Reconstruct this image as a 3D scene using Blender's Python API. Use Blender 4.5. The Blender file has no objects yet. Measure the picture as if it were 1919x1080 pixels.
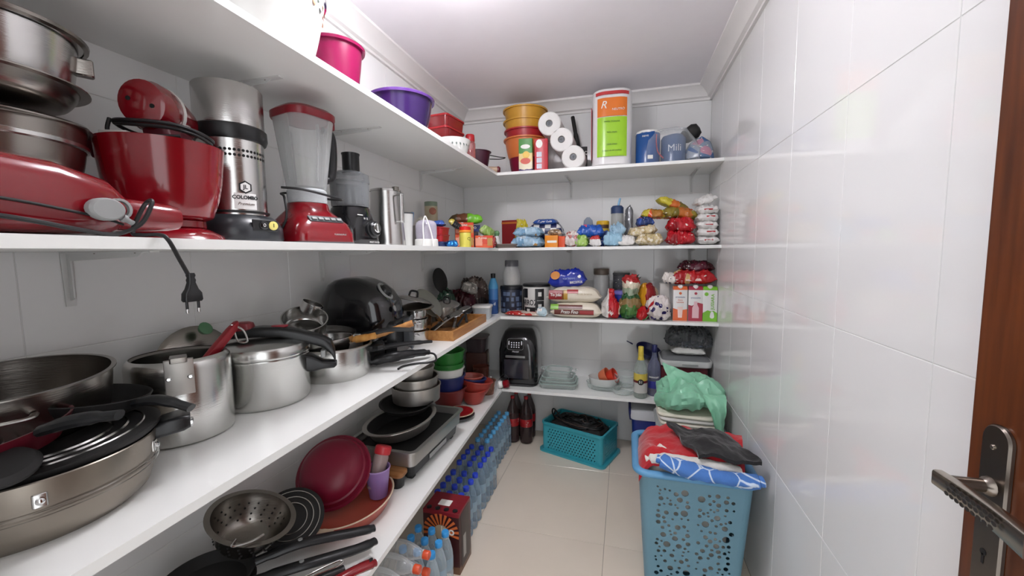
import bpy, bmesh, math, random
from mathutils import Vector, Matrix, noise
PI = math.pi
R_ = math.radians
scene = bpy.context.scene
COL = scene.collection

# ------------------------------------------------------------------ camera
cam_d = bpy.data.cameras.new('camera')
cam_d.sensor_width = 36.0
cam_d.lens = 14.253
cam_d.clip_start = 0.02
cam = bpy.data.objects.new('camera', cam_d)
COL.objects.link(cam)
cam.matrix_world = Matrix(((0.963525, -0.012433, 0.267329, 1.18631),
                           (0.267378, 0.087039, -0.959653, 0.0),
                           (-0.011336, 0.996127, 0.087188, 1.354),
                           (0, 0, 0, 1)))
scene.camera = cam
# ------------------------------------------------------------------ world: soft light of the room behind the doorway
world = bpy.data.worlds.new('world')
scene.world = world
world.use_nodes = True
world.node_tree.nodes['Background'].inputs[0].default_value = (0.95, 0.97, 1.0, 1)
world.node_tree.nodes['Background'].inputs[1].default_value = 1.3
LAMP_XY = (0.66, 1.17)
LAMP_STRENGTH = 34.0
scene.view_settings.view_transform = 'Standard'
scene.view_settings.look = 'None'
scene.view_settings.gamma = 1.0
scene.view_settings.use_curve_mapping = False
scene.view_settings.exposure = 0.84

# ------------------------------------------------------------------ materials
def lin(h):
    if isinstance(h, tuple):
        return h if len(h) == 4 else h + (1,)
    h = h.lstrip('#')
    v = [int(h[i:i + 2], 16) / 255 for i in (0, 2, 4)]
    return tuple((c / 12.92 if c <= 0.04045 else ((c + 0.055) / 1.055) ** 2.4) for c in v) + (1,)
MATS = {}
def base_mat(name):
    m = bpy.data.materials.new(name)
    m.use_nodes = True
    nt = m.node_tree
    return m, nt, nt.nodes['Principled BSDF']
def setp(b, rough, metal, k):
    b.inputs['Roughness'].default_value = rough
    b.inputs['Metallic'].default_value = metal
    if 'alpha' in k: b.inputs['Alpha'].default_value = k['alpha']
    if 'trans' in k: b.inputs['Transmission Weight'].default_value = k['trans']
    if 'ior' in k: b.inputs['IOR'].default_value = k['ior']
    if 'coat' in k:
        b.inputs['Coat Weight'].default_value = k['coat']
        b.inputs['Coat Roughness'].default_value = 0.08
    if 'sheen' in k: b.inputs['Sheen Weight'].default_value = k['sheen']
    if 'spec' in k: b.inputs['Specular IOR Level'].default_value = k['spec']
def bump(nt, b, scale, strength, stretch=None, dist=0.002, coord='Object'):
    tc = nt.nodes.new('ShaderNodeTexCoord')
    mp = nt.nodes.new('ShaderNodeMapping')
    if stretch: mp.inputs['Scale'].default_value = stretch
    n = nt.nodes.new('ShaderNodeTexNoise')
    n.inputs['Scale'].default_value = scale
    n.inputs['Detail'].default_value = 3
    bp = nt.nodes.new('ShaderNodeBump')
    bp.inputs['Strength'].default_value = strength
    bp.inputs['Distance'].default_value = dist
    nt.links.new(tc.outputs[coord], mp.inputs[0]); nt.links.new(mp.outputs[0], n.inputs['Vector'])
    nt.links.new(n.outputs[0], bp.inputs['Height']); nt.links.new(bp.outputs[0], b.inputs['Normal'])
def mat(name, col, rough=0.5, metal=0.0, vary=0.06, vscale=9.0, **k):
    if name in MATS: return MATS[name]
    m, nt, b = base_mat(name)
    c = lin(col)
    tc = nt.nodes.new('ShaderNodeTexCoord')
    n = nt.nodes.new('ShaderNodeTexNoise')
    n.inputs['Scale'].default_value = vscale
    n.inputs['Detail'].default_value = 4
    mx = nt.nodes.new('ShaderNodeMix'); mx.data_type = 'RGBA'
    mx.inputs[6].default_value = tuple(max(0, x * (1 - vary)) for x in c[:3]) + (1,)
    mx.inputs[7].default_value = tuple(min(1, x * (1 + vary)) for x in c[:3]) + (1,)
    nt.links.new(tc.outputs['Object'], n.inputs['Vector'])
    nt.links.new(n.outputs[0], mx.inputs[0]); nt.links.new(mx.outputs[2], b.inputs['Base Color'])
    setp(b, rough, metal, k)
    if 'bump' in k: bump(nt, b, *k['bump'])
    if 'emit' in k:
        b.inputs['Emission Color'].default_value = c
        b.inputs['Emission Strength'].default_value = k['emit']
    MATS[name] = m
    return m
def bands(name, axis, stops, rough=0.35, wob=0.0, coord='Generated', wscale=4.0, **k):
    """printed bands along one axis of the object"""
    if name in MATS: return MATS[name]
    m, nt, b = base_mat(name)
    tc = nt.nodes.new('ShaderNodeTexCoord')
    sp = nt.nodes.new('ShaderNodeSeparateXYZ')
    nt.links.new(tc.outputs[coord], sp.inputs[0])
    src = sp.outputs[axis]
    if wob:
        n = nt.nodes.new('ShaderNodeTexNoise'); n.inputs['Scale'].default_value = wscale
        nt.links.new(tc.outputs[coord], n.inputs['Vector'])
        ma = nt.nodes.new('ShaderNodeMath'); ma.operation = 'MULTIPLY_ADD'
        ma.inputs[1].default_value = wob; nt.links.new(n.outputs[0], ma.inputs[0]); nt.links.new(src, ma.inputs[2])
        sb = nt.nodes.new('ShaderNodeMath'); sb.operation = 'SUBTRACT'; sb.inputs[1].default_value = wob * 0.5
        nt.links.new(ma.outputs[0], sb.inputs[0]); src = sb.outputs[0]
    r = nt.nodes.new('ShaderNodeValToRGB'); r.color_ramp.interpolation = 'CONSTANT'
    e = r.color_ramp.elements
    while len(e) > 1: e.remove(e[-1])
    e[0].position = stops[0][0]; e[0].color = lin(stops[0][1])
    for p_, c_ in stops[1:]:
        q = e.new(p_); q.color = lin(c_)
    nt.links.new(src, r.inputs[0]); nt.links.new(r.outputs[0], b.inputs['Base Color'])
    setp(b, rough, 0, k)
    if 'bump' in k: bump(nt, b, *k['bump'])
    MATS[name] = m
    return m
def patches(name, cols, scale=12.0, rough=0.3, stretch=(1, 1, 1), **k):
    """irregular printed patches of several colours"""
    if name in MATS: return MATS[name]
    m, nt, b = base_mat(name)
    tc = nt.nodes.new('ShaderNodeTexCoord'); mp = nt.nodes.new('ShaderNodeMapping')
    mp.inputs['Scale'].default_value = stretch
    v = nt.nodes.new('ShaderNodeTexVoronoi'); v.inputs['Scale'].default_value = scale
    nt.links.new(tc.outputs['Object'], mp.inputs[0]); nt.links.new(mp.outputs[0], v.inputs['Vector'])
    sp = nt.nodes.new('ShaderNodeSeparateColor'); nt.links.new(v.outputs['Color'], sp.inputs[0])
    r = nt.nodes.new('ShaderNodeValToRGB'); r.color_ramp.interpolation = 'CONSTANT'
    e = r.color_ramp.elements
    while len(e) > 1: e.remove(e[-1])
    e[0].position = 0; e[0].color = lin(cols[0])
    for i, c_ in enumerate(cols[1:]):
        q = e.new((i + 1) / len(cols)); q.color = lin(c_)
    nt.links.new(sp.outputs[0], r.inputs[0])
    # fine broken marks that read as small print
    mp2 = nt.nodes.new('ShaderNodeMapping'); mp2.inputs['Scale'].default_value = (110, 80, 230)
    v2 = nt.nodes.new('ShaderNodeTexVoronoi'); v2.inputs['Scale'].default_value = 1.0
    nt.links.new(tc.outputs['Object'], mp2.inputs[0]); nt.links.new(mp2.outputs[0], v2.inputs['Vector'])
    s2 = nt.nodes.new('ShaderNodeSeparateColor'); nt.links.new(v2.outputs['Color'], s2.inputs[0])
    gt = nt.nodes.new('ShaderNodeMath'); gt.operation = 'GREATER_THAN'; gt.inputs[1].default_value = k.get('print', .978)
    nt.links.new(s2.outputs[1], gt.inputs[0])
    mxp = nt.nodes.new('ShaderNodeMix'); mxp.data_type = 'RGBA'; mxp.inputs[7].default_value = lin(k.get('ink', '#e2ddd4'))
    nt.links.new(gt.outputs[0], mxp.inputs[0]); nt.links.new(r.outputs[0], mxp.inputs[6])
    nt.links.new(mxp.outputs[2], b.inputs['Base Color'])
    setp(b, rough, 0, k)
    bump(nt, b, *k.get('bump', (38, .45, None, .004)))
    MATS[name] = m
    return m
def dots(name, basec, dotc, scale=10, rad=0.3, rough=0.35, **k):
    if name in MATS: return MATS[name]
    m, nt, b = base_mat(name)
    tc = nt.nodes.new('ShaderNodeTexCoord')
    v = nt.nodes.new('ShaderNodeTexVoronoi'); v.inputs['Scale'].default_value = scale
    nt.links.new(tc.outputs['Object'], v.inputs['Vector'])
    r = nt.nodes.new('ShaderNodeValToRGB'); r.color_ramp.interpolation = 'CONSTANT'
    r.color_ramp.elements[0].color = lin(dotc); r.color_ramp.elements[1].position = rad
    r.color_ramp.elements[1].color = lin(basec)
    nt.links.new(v.outputs['Distance'], r.inputs[0]); nt.links.new(r.outputs[0], b.inputs['Base Color'])
    setp(b, rough, 0, k)
    if 'bump' in k: bump(nt, b, *k['bump'])
    MATS[name] = m
    return m
def clear(name, col='#e8eeee', thick=0.16, rough=0.06):
    """thin clear plastic or glass wall: mostly see-through, glossy towards the rim"""
    if name in MATS: return MATS[name]
    m, nt, b = base_mat(name)
    out = nt.nodes['Material Output']
    b.inputs['Base Color'].default_value = lin(col); setp(b, rough, 0, {})
    tr = nt.nodes.new('ShaderNodeBsdfTransparent')
    lw = nt.nodes.new('ShaderNodeLayerWeight'); lw.inputs[0].default_value = 0.25
    n = nt.nodes.new('ShaderNodeTexNoise'); n.inputs['Scale'].default_value = 14
    ma = nt.nodes.new('ShaderNodeMath'); ma.operation = 'MULTIPLY_ADD'
    ma.inputs[1].default_value = 0.75; ma.inputs[2].default_value = thick; ma.use_clamp = True
    nt.links.new(lw.outputs['Facing'], ma.inputs[0])
    mb = nt.nodes.new('ShaderNodeMath'); mb.operation = 'MULTIPLY_ADD'
    mb.inputs[1].default_value = thick * 0.25; mb.use_clamp = True
    nt.links.new(n.outputs[0], mb.inputs[0]); nt.links.new(ma.outputs[0], mb.inputs[2])
    mx = nt.nodes.new('ShaderNodeMixShader')
    nt.links.new(mb.outputs[0], mx.inputs[0]); nt.links.new(tr.outputs[0], mx.inputs[1]); nt.links.new(b.outputs[0], mx.inputs[2])
    nt.links.new(mx.outputs[0], out.inputs[0])
    MATS[name] = m
    return m

STEEL = mat('brushed_steel', '#c8c7c5', 0.2, 1.0, vary=0.1, bump=(40, 0.12, (1, 1, 14)))
STEEL_D = mat('dark_steel', '#96918b', 0.27, 1.0, vary=0.12, bump=(40, 0.1, (1, 1, 10)))
BRONZE = mat('bronze_enamel', '#8d857b', 0.33, 0.85, vary=0.08)
ALU = mat('aluminium', '#cfcfcc', 0.22, 1.0, vary=0.05, bump=(30, 0.1, (1, 1, 16)))
ALU_D = mat('dull_aluminium', '#c2bfba', 0.42, 1.0, vary=0.1)
CHROME = mat('chrome', '#d8d8d8', 0.1, 1.0)
BLK = mat('black_plastic', '#17181a', 0.35, vary=0.15)
BLKG = mat('black_gloss', '#101013', 0.12, vary=0.1, coat=0.5)
BLKM = mat('black_matte', '#1b1a1a', 0.65, vary=0.2)
CORD = mat('cord_black', '#1c1c1d', 0.45)
GREYP = mat('grey_plastic', '#9a9c9b', 0.4)
DGREY = mat('dark_grey_plastic', '#4a4d50', 0.4)
WHT = mat('white_plastic', '#e9e8e4', 0.35, vary=0.03)
WHTG = mat('white_gloss', '#dededa', 0.15, vary=0.02)
RED = mat('red_enamel', '#7d0a17', 0.16, vary=0.08, coat=0.6)
REDP = mat('red_plastic', '#a81c24', 0.35)
DRED = mat('dark_red_plastic', '#5c1020', 0.35, vary=0.1)
CRIM = mat('crimson_plastic', '#7d102f', 0.4, vary=0.08)
MAG = mat('magenta_plastic', '#7c0f40', 0.25, vary=0.06)
PURP = mat('purple_plastic', '#301b4e', 0.2, vary=0.06)
WOOD = None
def wood(name, c1, c2, stretch=(1, 12, 1), scale=6, rough=0.45):
    if name in MATS: return MATS[name]
    m, nt, b = base_mat(name)
    tc = nt.nodes.new('ShaderNodeTexCoord'); mp = nt.nodes.new('ShaderNodeMapping')
    mp.inputs['Scale'].default_value = stretch
    n = nt.nodes.new('ShaderNodeTexNoise'); n.inputs['Scale'].default_value = scale; n.inputs['Detail'].default_value = 6
    r = nt.nodes.new('ShaderNodeValToRGB')
    r.color_ramp.elements[0].position = 0.3; r.color_ramp.elements[0].color = lin(c1)
    r.color_ramp.elements[1].position = 0.72; r.color_ramp.elements[1].color = lin(c2)
    nt.links.new(tc.outputs['Object'], mp.inputs[0]); nt.links.new(mp.outputs[0], n.inputs['Vector'])
    nt.links.new(n.outputs[0], r.inputs[0]); nt.links.new(r.outputs[0], b.inputs['Base Color'])
    b.inputs['Roughness'].default_value = rough
    MATS[name] = m
    return m
WOOD = wood('light_wood', '#a36a35', '#c58f52', (9, 1, 9))
GLASS = clear('clear_glass', '#dfeae6', 0.12, 0.04)
PET = clear('clear_pet', '#cfdfe8', 0.2, 0.08)
WRAP = clear('clear_film', '#eef2f4', 0.07, 0.1)
FROST = clear('frosted_plastic', '#c9ced0', 0.6, 0.35)

# ------------------------------------------------------------------ geometry helpers
def xf(bm, verts, M):
    if M is not None: bmesh.ops.transform(bm, matrix=M, verts=verts)
def T(x=0, y=0, z=0, rx=0, ry=0, rz=0, s=1):
    m = Matrix.Translation((x, y, z)) @ Matrix.Rotation(R_(rz), 4, 'Z') @ Matrix.Rotation(R_(ry), 4, 'Y') @ Matrix.Rotation(R_(rx), 4, 'X')
    if s != 1: m = m @ (Matrix.Diagonal((*s, 1)) if isinstance(s, tuple) else Matrix.Scale(s, 4))
    return m
def new(): return bmesh.new()
def lathe(prof, n=32, bm=None, M=None):
    bm = bm or new(); rings = []; vs = []
    for r, z in prof:
        if r < 1e-6:
            v = bm.verts.new((0, 0, z)); rings.append([v]); vs.append(v)
        else:
            ring = [bm.verts.new((r * math.cos(2 * PI * i / n), r * math.sin(2 * PI * i / n), z)) for i in range(n)]
            rings.append(ring); vs += ring
    for a, b in zip(rings, rings[1:]):
        if len(a) == 1 and len(b) == 1: continue
        for i in range(n):
            j = (i + 1) % n
            if len(a) == 1: bm.faces.new((a[0], b[j], b[i]))
            elif len(b) == 1: bm.faces.new((a[i], a[j], b[0]))
            else: bm.faces.new((a[i], a[j], b[j], b[i]))
    xf(bm, vs, M)
    return bm
def rrect(w, d, r, n=5):
    r = min(r, w / 2 - 1e-4, d / 2 - 1e-4); pts = []
    for cx, cy, a0 in ((w / 2 - r, d / 2 - r, 0), (-w / 2 + r, d / 2 - r, 90), (-w / 2 + r, -d / 2 + r, 180), (w / 2 - r, -d / 2 + r, 270)):
        for i in range(n + 1):
            a = R_(a0 + 90 * i / n); pts.append((cx + r * math.cos(a), cy + r * math.sin(a)))
    return pts
def loft(secs, bm=None, cap0=True, cap1=True, M=None, closed=True):
    bm = bm or new(); rings = [[bm.verts.new(p) for p in s] for s in secs]; n = len(secs[0])
    for a, b in zip(rings, rings[1:]):
        for i in range(n if closed else n - 1):
            j = (i + 1) % n; bm.faces.new((a[i], a[j], b[j], b[i]))
    if cap0: bm.faces.new(list(reversed(rings[0])))
    if cap1: bm.faces.new(rings[-1])
    xf(bm, [v for r in rings for v in r], M)
    return bm
def rloft(levels, bm=None, M=None, n=5, cap0=True, cap1=True):
    """levels: (z, w, d, corner radius[, ox, oy])"""
    secs = []
    for L in levels:
        ox, oy = (L[4], L[5]) if len(L) > 4 else (0, 0)
        secs.append([(x + ox, y + oy, L[0]) for x, y in rrect(L[1], L[2], L[3], n)])
    return loft(secs, bm, cap0, cap1, M)
def rbox(w, d, h, r=0.01, b=0.003, bm=None, M=None, n=4):
    """upright box with rounded vertical corners and softened edges, base at z=0"""
    b = min(b, h / 2.01)
    return rloft([(0, w - 2 * b, d - 2 * b, max(r - b, .0005)), (b, w, d, r), (h - b, w, d, r), (h, w - 2 * b, d - 2 * b, max(r - b, .0005))], bm, M, n)
def tray(w, d, h, r, t, bm=None, M=None, flare=0.0, n=5):
    """open rounded-rectangle dish"""
    return rloft([(0, w - flare * 2, d - flare * 2, r), (h, w, d, r + flare), (h, w - 2 * t, d - 2 * t, r + flare - t), (t, w - flare * 2 - 2 * t, d - flare * 2 - 2 * t, max(r - t, .001))], bm, M, n)
def bowlp(rb, rt, h, t=0.003, k=0.5, lip=0.0, n=7):
    """profile of an open round vessel"""
    o = []
    for i in range(n + 1):
        s = i / n; o.append((rb + (rt - rb) * s ** k, h * s))
    pr = [(0, 0)] + o
    if lip: pr += [(rt + lip, h), (rt + lip, h + t * .8), (rt - t, h + t * .8)]
    else: pr += [(rt - t * .5, h + t * .5)]
    inn = [(max(r - t, .001), max(z, t)) for r, z in reversed(o)]
    pr += inn + [(0, t)]
    return pr
def smooth_path(pts, sub=6, closed=False):
    P = [Vector(p) for p in pts]; out = []; n = len(P)
    rng = range(n if closed else n - 1)
    for i in rng:
        if closed: a, b, c, d = P[(i - 1) % n], P[i], P[(i + 1) % n], P[(i + 2) % n]
        else: a, b, c, d = P[max(i - 1, 0)], P[i], P[i + 1], P[min(i + 2, n - 1)]
        for s in range(sub):
            t = s / sub
            out.append(0.5 * ((2 * b) + (c - a) * t + (2 * a - 5 * b + 4 * c - d) * t * t + (3 * b - a - 3 * c + d) * t ** 3))
    if not closed: out.append(P[-1])
    return out
def tube(pts, r, n=8, bm=None, sub=6, closed=False, M=None, flat=1.0, smooth=True):
    bm = bm or new(); P = smooth_path(pts, sub, closed) if smooth else [Vector(p) for p in pts]
    m = len(P); up = Vector((0, 0, 1)); rings = []
    prev = None
    for i, p in enumerate(P):
        if closed: t = (P[(i + 1) % m] - P[i - 1])
        else: t = P[min(i + 1, m - 1)] - P[max(i - 1, 0)]
        if t.length < 1e-9: t = Vector((1, 0, 0))
        t.normalize()
        if prev is None:
            a = t.cross(up)
            if a.length < 1e-3: a = t.cross(Vector((0, 1, 0)))
        else: a = prev - t * prev.dot(t)
        a.normalize(); prev = a; b = t.cross(a)
        rr = r[min(int(i / max(m - 1, 1) * (len(r) - 1) + .5), len(r) - 1)] if isinstance(r, (list, tuple)) else r
        rings.append([bm.verts.new(p + a * rr * math.cos(2 * PI * k / n) + b * rr * flat * math.sin(2 * PI * k / n)) for k in range(n)])
    seq = list(zip(rings, rings[1:])) + ([(rings[-1], rings[0])] if closed else [])
    for A, B in seq:
        for i in range(n): bm.faces.new((A[i], A[(i + 1) % n], B[(i + 1) % n], B[i]))
    if not closed:
        bm.faces.new(list(reversed(rings[0]))); bm.faces.new(rings[-1])
    xf(bm, [v for q in rings for v in q], M)
    return bm
def pillow(w, d, h, seed=0, nu=44, nv=28, wr=0.16, pu=6, pv=4, seam=0.0, M=None, bm=None, flat=0.35, lump=None):
    """soft sealed pack lying flat: length w (x), depth d (y), height h; base at z=0"""
    bm = bm or new(); rnd = Vector((seed * 3.7, seed * 1.3, seed * 5.1)); top = []; bot = []; zb = h * flat
    for i in range(nu + 1):
        rt, rb = [], []
        for j in range(nv + 1):
            u, v = -1 + 2 * i / nu, -1 + 2 * j / nv
            uu = min(1, abs(u) / .93)
            f = max(.03, (1 - uu ** pu)) ** .6 * max(0, (1 - abs(v) ** pv)) ** .6
            ed = i in (0, nu) or j in (0, nv)
            q = Vector((u * w * 9, v * d * 9, 0)) + rnd
            nz = noise.noise(q * 3 / max(w, d) * .18 + rnd) * wr + noise.noise(q * 9 / max(w, d) * .18 + rnd) * wr * .6
            nz += (.25 - abs(noise.noise(Vector((u * 2.2, v * 4.5, seed * 2.1))))) * wr * 1.5 + (.2 - abs(noise.noise(Vector((u * 7, v * 3, seed * 1.7))))) * wr * (.5 + abs(u))
            px = u * w / 2 * (1 - .04 * v * v * (1 if ed else .4)) + noise.noise(rnd + Vector((v * 3, u, 1))) * .02 * w
            py = v * d / 2 * (1 - .06 * u * u) + noise.noise(rnd + Vector((u * 3, v, 7))) * .03 * d
            zt = zb + (h - zb) * f * (1 + nz) if not ed else zb
            zl = zb - zb * f * (1 + nz * .3) if not ed else zb
            a = bm.verts.new((px, py, zt)); rt.append(a)
            rb.append(a if ed else bm.verts.new((px, py, max(zl, 0))))
        top.append(rt); bot.append(rb)
    for i in range(nu):
        for j in range(nv):
            bm.faces.new((top[i][j], top[i + 1][j], top[i + 1][j + 1], top[i][j + 1]))
            q = [bot[i][j], bot[i][j + 1], bot[i + 1][j + 1], bot[i + 1][j]]
            if set(q) != {top[i][j], top[i + 1][j], top[i + 1][j + 1], top[i][j + 1]}: bm.faces.new(q)
    xf(bm, list({v for r in top + bot for v in r}), M)
    return bm
def crumple(bm, amp, scale, seed=0, keepz=False):
    o = Vector((seed * 7.1, seed * 2.3, seed * 4.7))
    for v in bm.verts:
        n = noise.noise_vector(v.co * scale + o) * amp + noise.noise_vector(v.co * scale * 2.7 + o) * amp * .5
        if keepz: n.z = 0
        v.co += n
    return bm
def creases(bm, amp, scale, seed=0, cuts=1):
    """sharp crumpled-film folds"""
    if cuts: bmesh.ops.subdivide_edges(bm, edges=bm.edges[:], cuts=cuts, use_grid_fill=True)
    bm.normal_update(); o = Vector((seed * 3.3, seed * 6.1, seed * 1.9))
    for v in bm.verts:
        p = v.co * scale + o
        d = (.3 - abs(noise.noise(p))) * amp + (.25 - abs(noise.noise(p * 2.3 + o))) * amp * .6 + (.2 - abs(noise.noise(p * 5.1))) * amp * .25
        v.co += v.normal * d + noise.noise_vector(p * .6) * amp * .5
    return bm
def sit(bm, z=0.0):
    m = min(v.co.z for v in bm.verts)
    for v in bm.verts: v.co.z += z - m
    return bm
def slab(fn, nu, nv, t, bm=None, M=None):
    """closed sheet of thickness t following fn(u,v)->(x,y,z), u,v in 0..1"""
    bm = bm or new(); A = []; B = []
    for i in range(nu + 1):
        ra, rb = [], []
        for j in range(nv + 1):
            p = Vector(fn(i / nu, j / nv)); ra.append(bm.verts.new(p)); rb.append(bm.verts.new(p - Vector((0, 0, t))))
        A.append(ra); B.append(rb)
    for i in range(nu):
        for j in range(nv):
            bm.faces.new((A[i][j], A[i + 1][j], A[i + 1][j + 1], A[i][j + 1])); bm.faces.new((B[i][j], B[i][j + 1], B[i + 1][j + 1], B[i + 1][j]))
    for i in range(nu):
        bm.faces.new((A[i][0], B[i][0], B[i + 1][0], A[i + 1][0])); bm.faces.new((A[i][nv], A[i + 1][nv], B[i + 1][nv], B[i][nv]))
    for j in range(nv):
        bm.faces.new((A[0][j], A[0][j + 1], B[0][j + 1], B[0][j])); bm.faces.new((A[nu][j], B[nu][j], B[nu][j + 1], A[nu][j + 1]))
    xf(bm, [v for r in A + B for v in r], M)
    return bm
def holed(outline, holes, t):
    """flat plate in XY with real holes, thickness t"""
    cu = bpy.data.curves.new('plate', 'CURVE'); cu.dimensions = '2D'; cu.fill_mode = 'BOTH'; cu.extrude = t / 2
    for pts in [outline] + holes:
        s = cu.splines.new('POLY'); s.points.add(len(pts) - 1)
        for q, p in zip(s.points, pts): q.co = (p[0], p[1], 0, 1)
        s.use_cyclic_u = True
    ob = bpy.data.objects.new('plate', cu); me = bpy.data.meshes.new_from_object(ob)
    bm = new(); bm.from_mesh(me)
    bpy.data.objects.remove(ob); bpy.data.curves.remove(cu); bpy.data.meshes.remove(me)
    return bm
def circ(x, y, r, n=10): return [(x + r * math.cos(2 * PI * i / n), y + r * math.sin(2 * PI * i / n)) for i in range(n)]

# ------------------------------------------------------------------ object helpers
def obj(name, bm, m, parent=None, loc=(0, 0, 0), rot=(0, 0, 0), ang=38):
    bmesh.ops.recalc_face_normals(bm, faces=bm.faces)
    lim = R_(ang)
    for e in bm.edges:
        e.smooth = len(e.link_faces) == 2 and e.calc_face_angle(0) < lim
    for f in bm.faces: f.smooth = True
    me = bpy.data.meshes.new(name); bm.to_mesh(me); bm.free()
    if m: me.materials.append(m)
    o = bpy.data.objects.new(name, me); COL.objects.link(o)
    o.location = loc; o.rotation_euler = [R_(a) for a in rot]
    if parent: o.parent = parent
    return o
def tag(o, label, cat, group=None):
    o['label'] = label; o['category'] = cat
    if group: o['group'] = group
    return o
def thing(name, label, cat, loc=(0, 0, 0), rot=(0, 0, 0), group=None):
    o = bpy.data.objects.new(name, None); COL.objects.link(o)
    o.empty_display_size = 0.05
    if not isinstance(rot, (tuple, list)): rot = (0, 0, rot)
    o.location = loc; o.rotation_euler = [R_(a) for a in rot]
    return tag(o, label, cat, group)
def single(name, bm, m, label, cat, loc=(0, 0, 0), rot=(0, 0, 0), group=None, ang=38):
    if not isinstance(rot, (tuple, list)): rot = (0, 0, rot)
    return tag(obj(name, bm, m, None, loc, rot, ang), label, cat, group)
def struct(o): o['kind'] = 'structure'; return o
def plabel(o, s): o['label'] = s; return o
def dup(root, loc, rot=None, label=None):
    r = root.copy(); COL.objects.link(r); r.location = loc
    if rot is not None: r.rotation_euler = [R_(a) for a in rot]
    if label: r['label'] = label
    for ch in list(root.children):
        c = ch.copy(); COL.objects.link(c); c.parent = r
        for g in ch.children:
            d = g.copy(); COL.objects.link(d); d.parent = c
    return r
def txt(s, size, m, parent, loc=(0, 0, 0), rot=(90, 0, 0), R=None, ext=0.0004, bold=0.0, sx=1.0, shear=0.0, name='lettering', align='CENTER'):
    """raised print; faces -Y with rot (90,0,0), +X with rot (90,0,90); R bends it round an upright cylinder"""
    cu = bpy.data.curves.new('t', 'FONT'); cu.body = s; cu.size = size; cu.extrude = ext
    cu.align_x = align; cu.align_y = 'CENTER'; cu.offset = bold * size; cu.shear = shear; cu.resolution_u = 3
    ob = bpy.data.objects.new('t', cu); me = bpy.data.meshes.new_from_object(ob)
    bm = new(); bm.from_mesh(me)
    bpy.data.objects.remove(ob); bpy.data.curves.remove(cu); bpy.data.meshes.remove(me)
    for v in bm.verts:
        v.co.x *= sx
        if R:
            a = v.co.x / R; rr = R + v.co.z; v.co = Vector((rr * math.sin(a), v.co.y, rr * math.cos(a)))
    return obj(name, bm, m, parent, loc, rot)
def flatp(w, h, M=None, bm=None, r=0.002, t=0.0008):
    """thin printed panel in XZ facing -Y, centred"""
    s = [(x, -t, y) for x, y in rrect(w, h, r, 3)]; q = [(x, t, y) for x, y in rrect(w, h, r, 3)]
    return loft([s, q], bm, M=M)
# ================================================================== the room
XR, YB, YS, YN = 1.708, 2.9215, 2.513, -0.12
ZC, ZT = 2.392, 2.3076
Z1, Z2, Z3, Z4 = 0.452, 0.938, 1.384, 1.862
TH = 0.018
TILE = mat('wall_tile_gloss', '#ebebea', 0.06, vary=0.02, vscale=2, bump=(2.0, 0.005, None, 0.003))
GROUT = mat('grout', '#e4e4e1', 0.7)
FLOORT = mat('floor_porcelain', '#e6dac9', 0.16, vary=0.05, vscale=5, bump=(6.0, 0.03, None, 0.003))
FGROUT = mat('floor_grout', '#9b9082', 0.8)
PAINT = mat('ceiling_paint', '#f2eef2', 0.7, vary=0.03)
TRIM = mat('trim_gypsum', '#e9e6e4', 0.6, vary=0.03)
BOARD = mat('white_melamine', '#f2f3f0', 0.3, vary=0.02, bump=(60, 0.03))
BRK = mat('white_bracket_paint', '#dadad8', 0.4)
DWOOD = wood('door_wood', '#4a2310', '#6b3718', (14, 14, 1), 5, 0.3)

def boxm(x0, x1, y0, y1, z0, z1, bm=None):
    bm = bm or new()
    return loft([[(x0, y0, z0), (x1, y0, z0), (x1, y1, z0), (x0, y1, z0)], [(x0, y0, z1), (x1, y0, z1), (x1, y1, z1), (x0, y1, z1)]], bm)
def bevel_tile(w, h, t=0.0016, c=0.0008):
    """tile in local XY, face towards +Z, back at z=-t"""
    return loft([[(x, y, -t) for x, y in ((-w / 2, -h / 2), (w / 2, -h / 2), (w / 2, h / 2), (-w / 2, h / 2))],
                 [(x, y, -c) for x, y in ((-w / 2, -h / 2), (w / 2, -h / 2), (w / 2, h / 2), (-w / 2, h / 2))],
                 [(x, y, 0) for x, y in ((-w / 2 + c, -h / 2 + c), (w / 2 - c, -h / 2 + c), (w / 2 - c, h / 2 - c), (-w / 2 + c, h / 2 - c))]], cap0=False)
TC = {}
def tile_mesh(w, h, m):
    k = (round(w, 3), round(h, 3), m.name)
    if k not in TC:
        o = obj('tile', bevel_tile(w, h), m); TC[k] = o.data; bpy.data.objects.remove(o)
    return TC[k]
def lay(parent, us, vs, m, place, gap=0.0018):
    for u0, u1 in zip(us, us[1:]):
        for v0, v1 in zip(vs, vs[1:]):
            if u1 - u0 < .01 or v1 - v0 < .01: continue
            o = bpy.data.objects.new('tile', tile_mesh(u1 - u0 - gap, v1 - v0 - gap, m)); COL.objects.link(o)
            o.parent = parent; o.matrix_local = place((u0 + u1) / 2, (v0 + v1) / 2)
def cuts(a, b, start, step):
    r = [a]; x = start
    while x - step > a: x -= step
    while x < b:
        if x > a + .005 and x < b - .005: r.append(x)
        x += step
    return r + [b]
RX = lambda ax, an: Matrix.Rotation(R_(an), 4, ax)
floor = struct(obj('floor', boxm(-.1, XR + .1, YN - .1, YB + .1, -.06, -.0016), FGROUT))
lay(floor, cuts(0, XR, .485, .625), cuts(YN, YB, 1.812, .636), FLOORT, lambda u, v: Matrix.Translation((u, v, 0)))
ZR = [0, .576, 1.152, 1.728, ZC]
wr = struct(obj('wall_right', boxm(XR + .0016, XR + .1, YN - .1, YB + .1, 0, ZC), GROUT))
lay(wr, cuts(YN, YB, .867, .3455), ZR, TILE, lambda u, v: Matrix.Translation((XR, u, v)) @ RX('Y', -90) @ RX('Z', 90))
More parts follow.
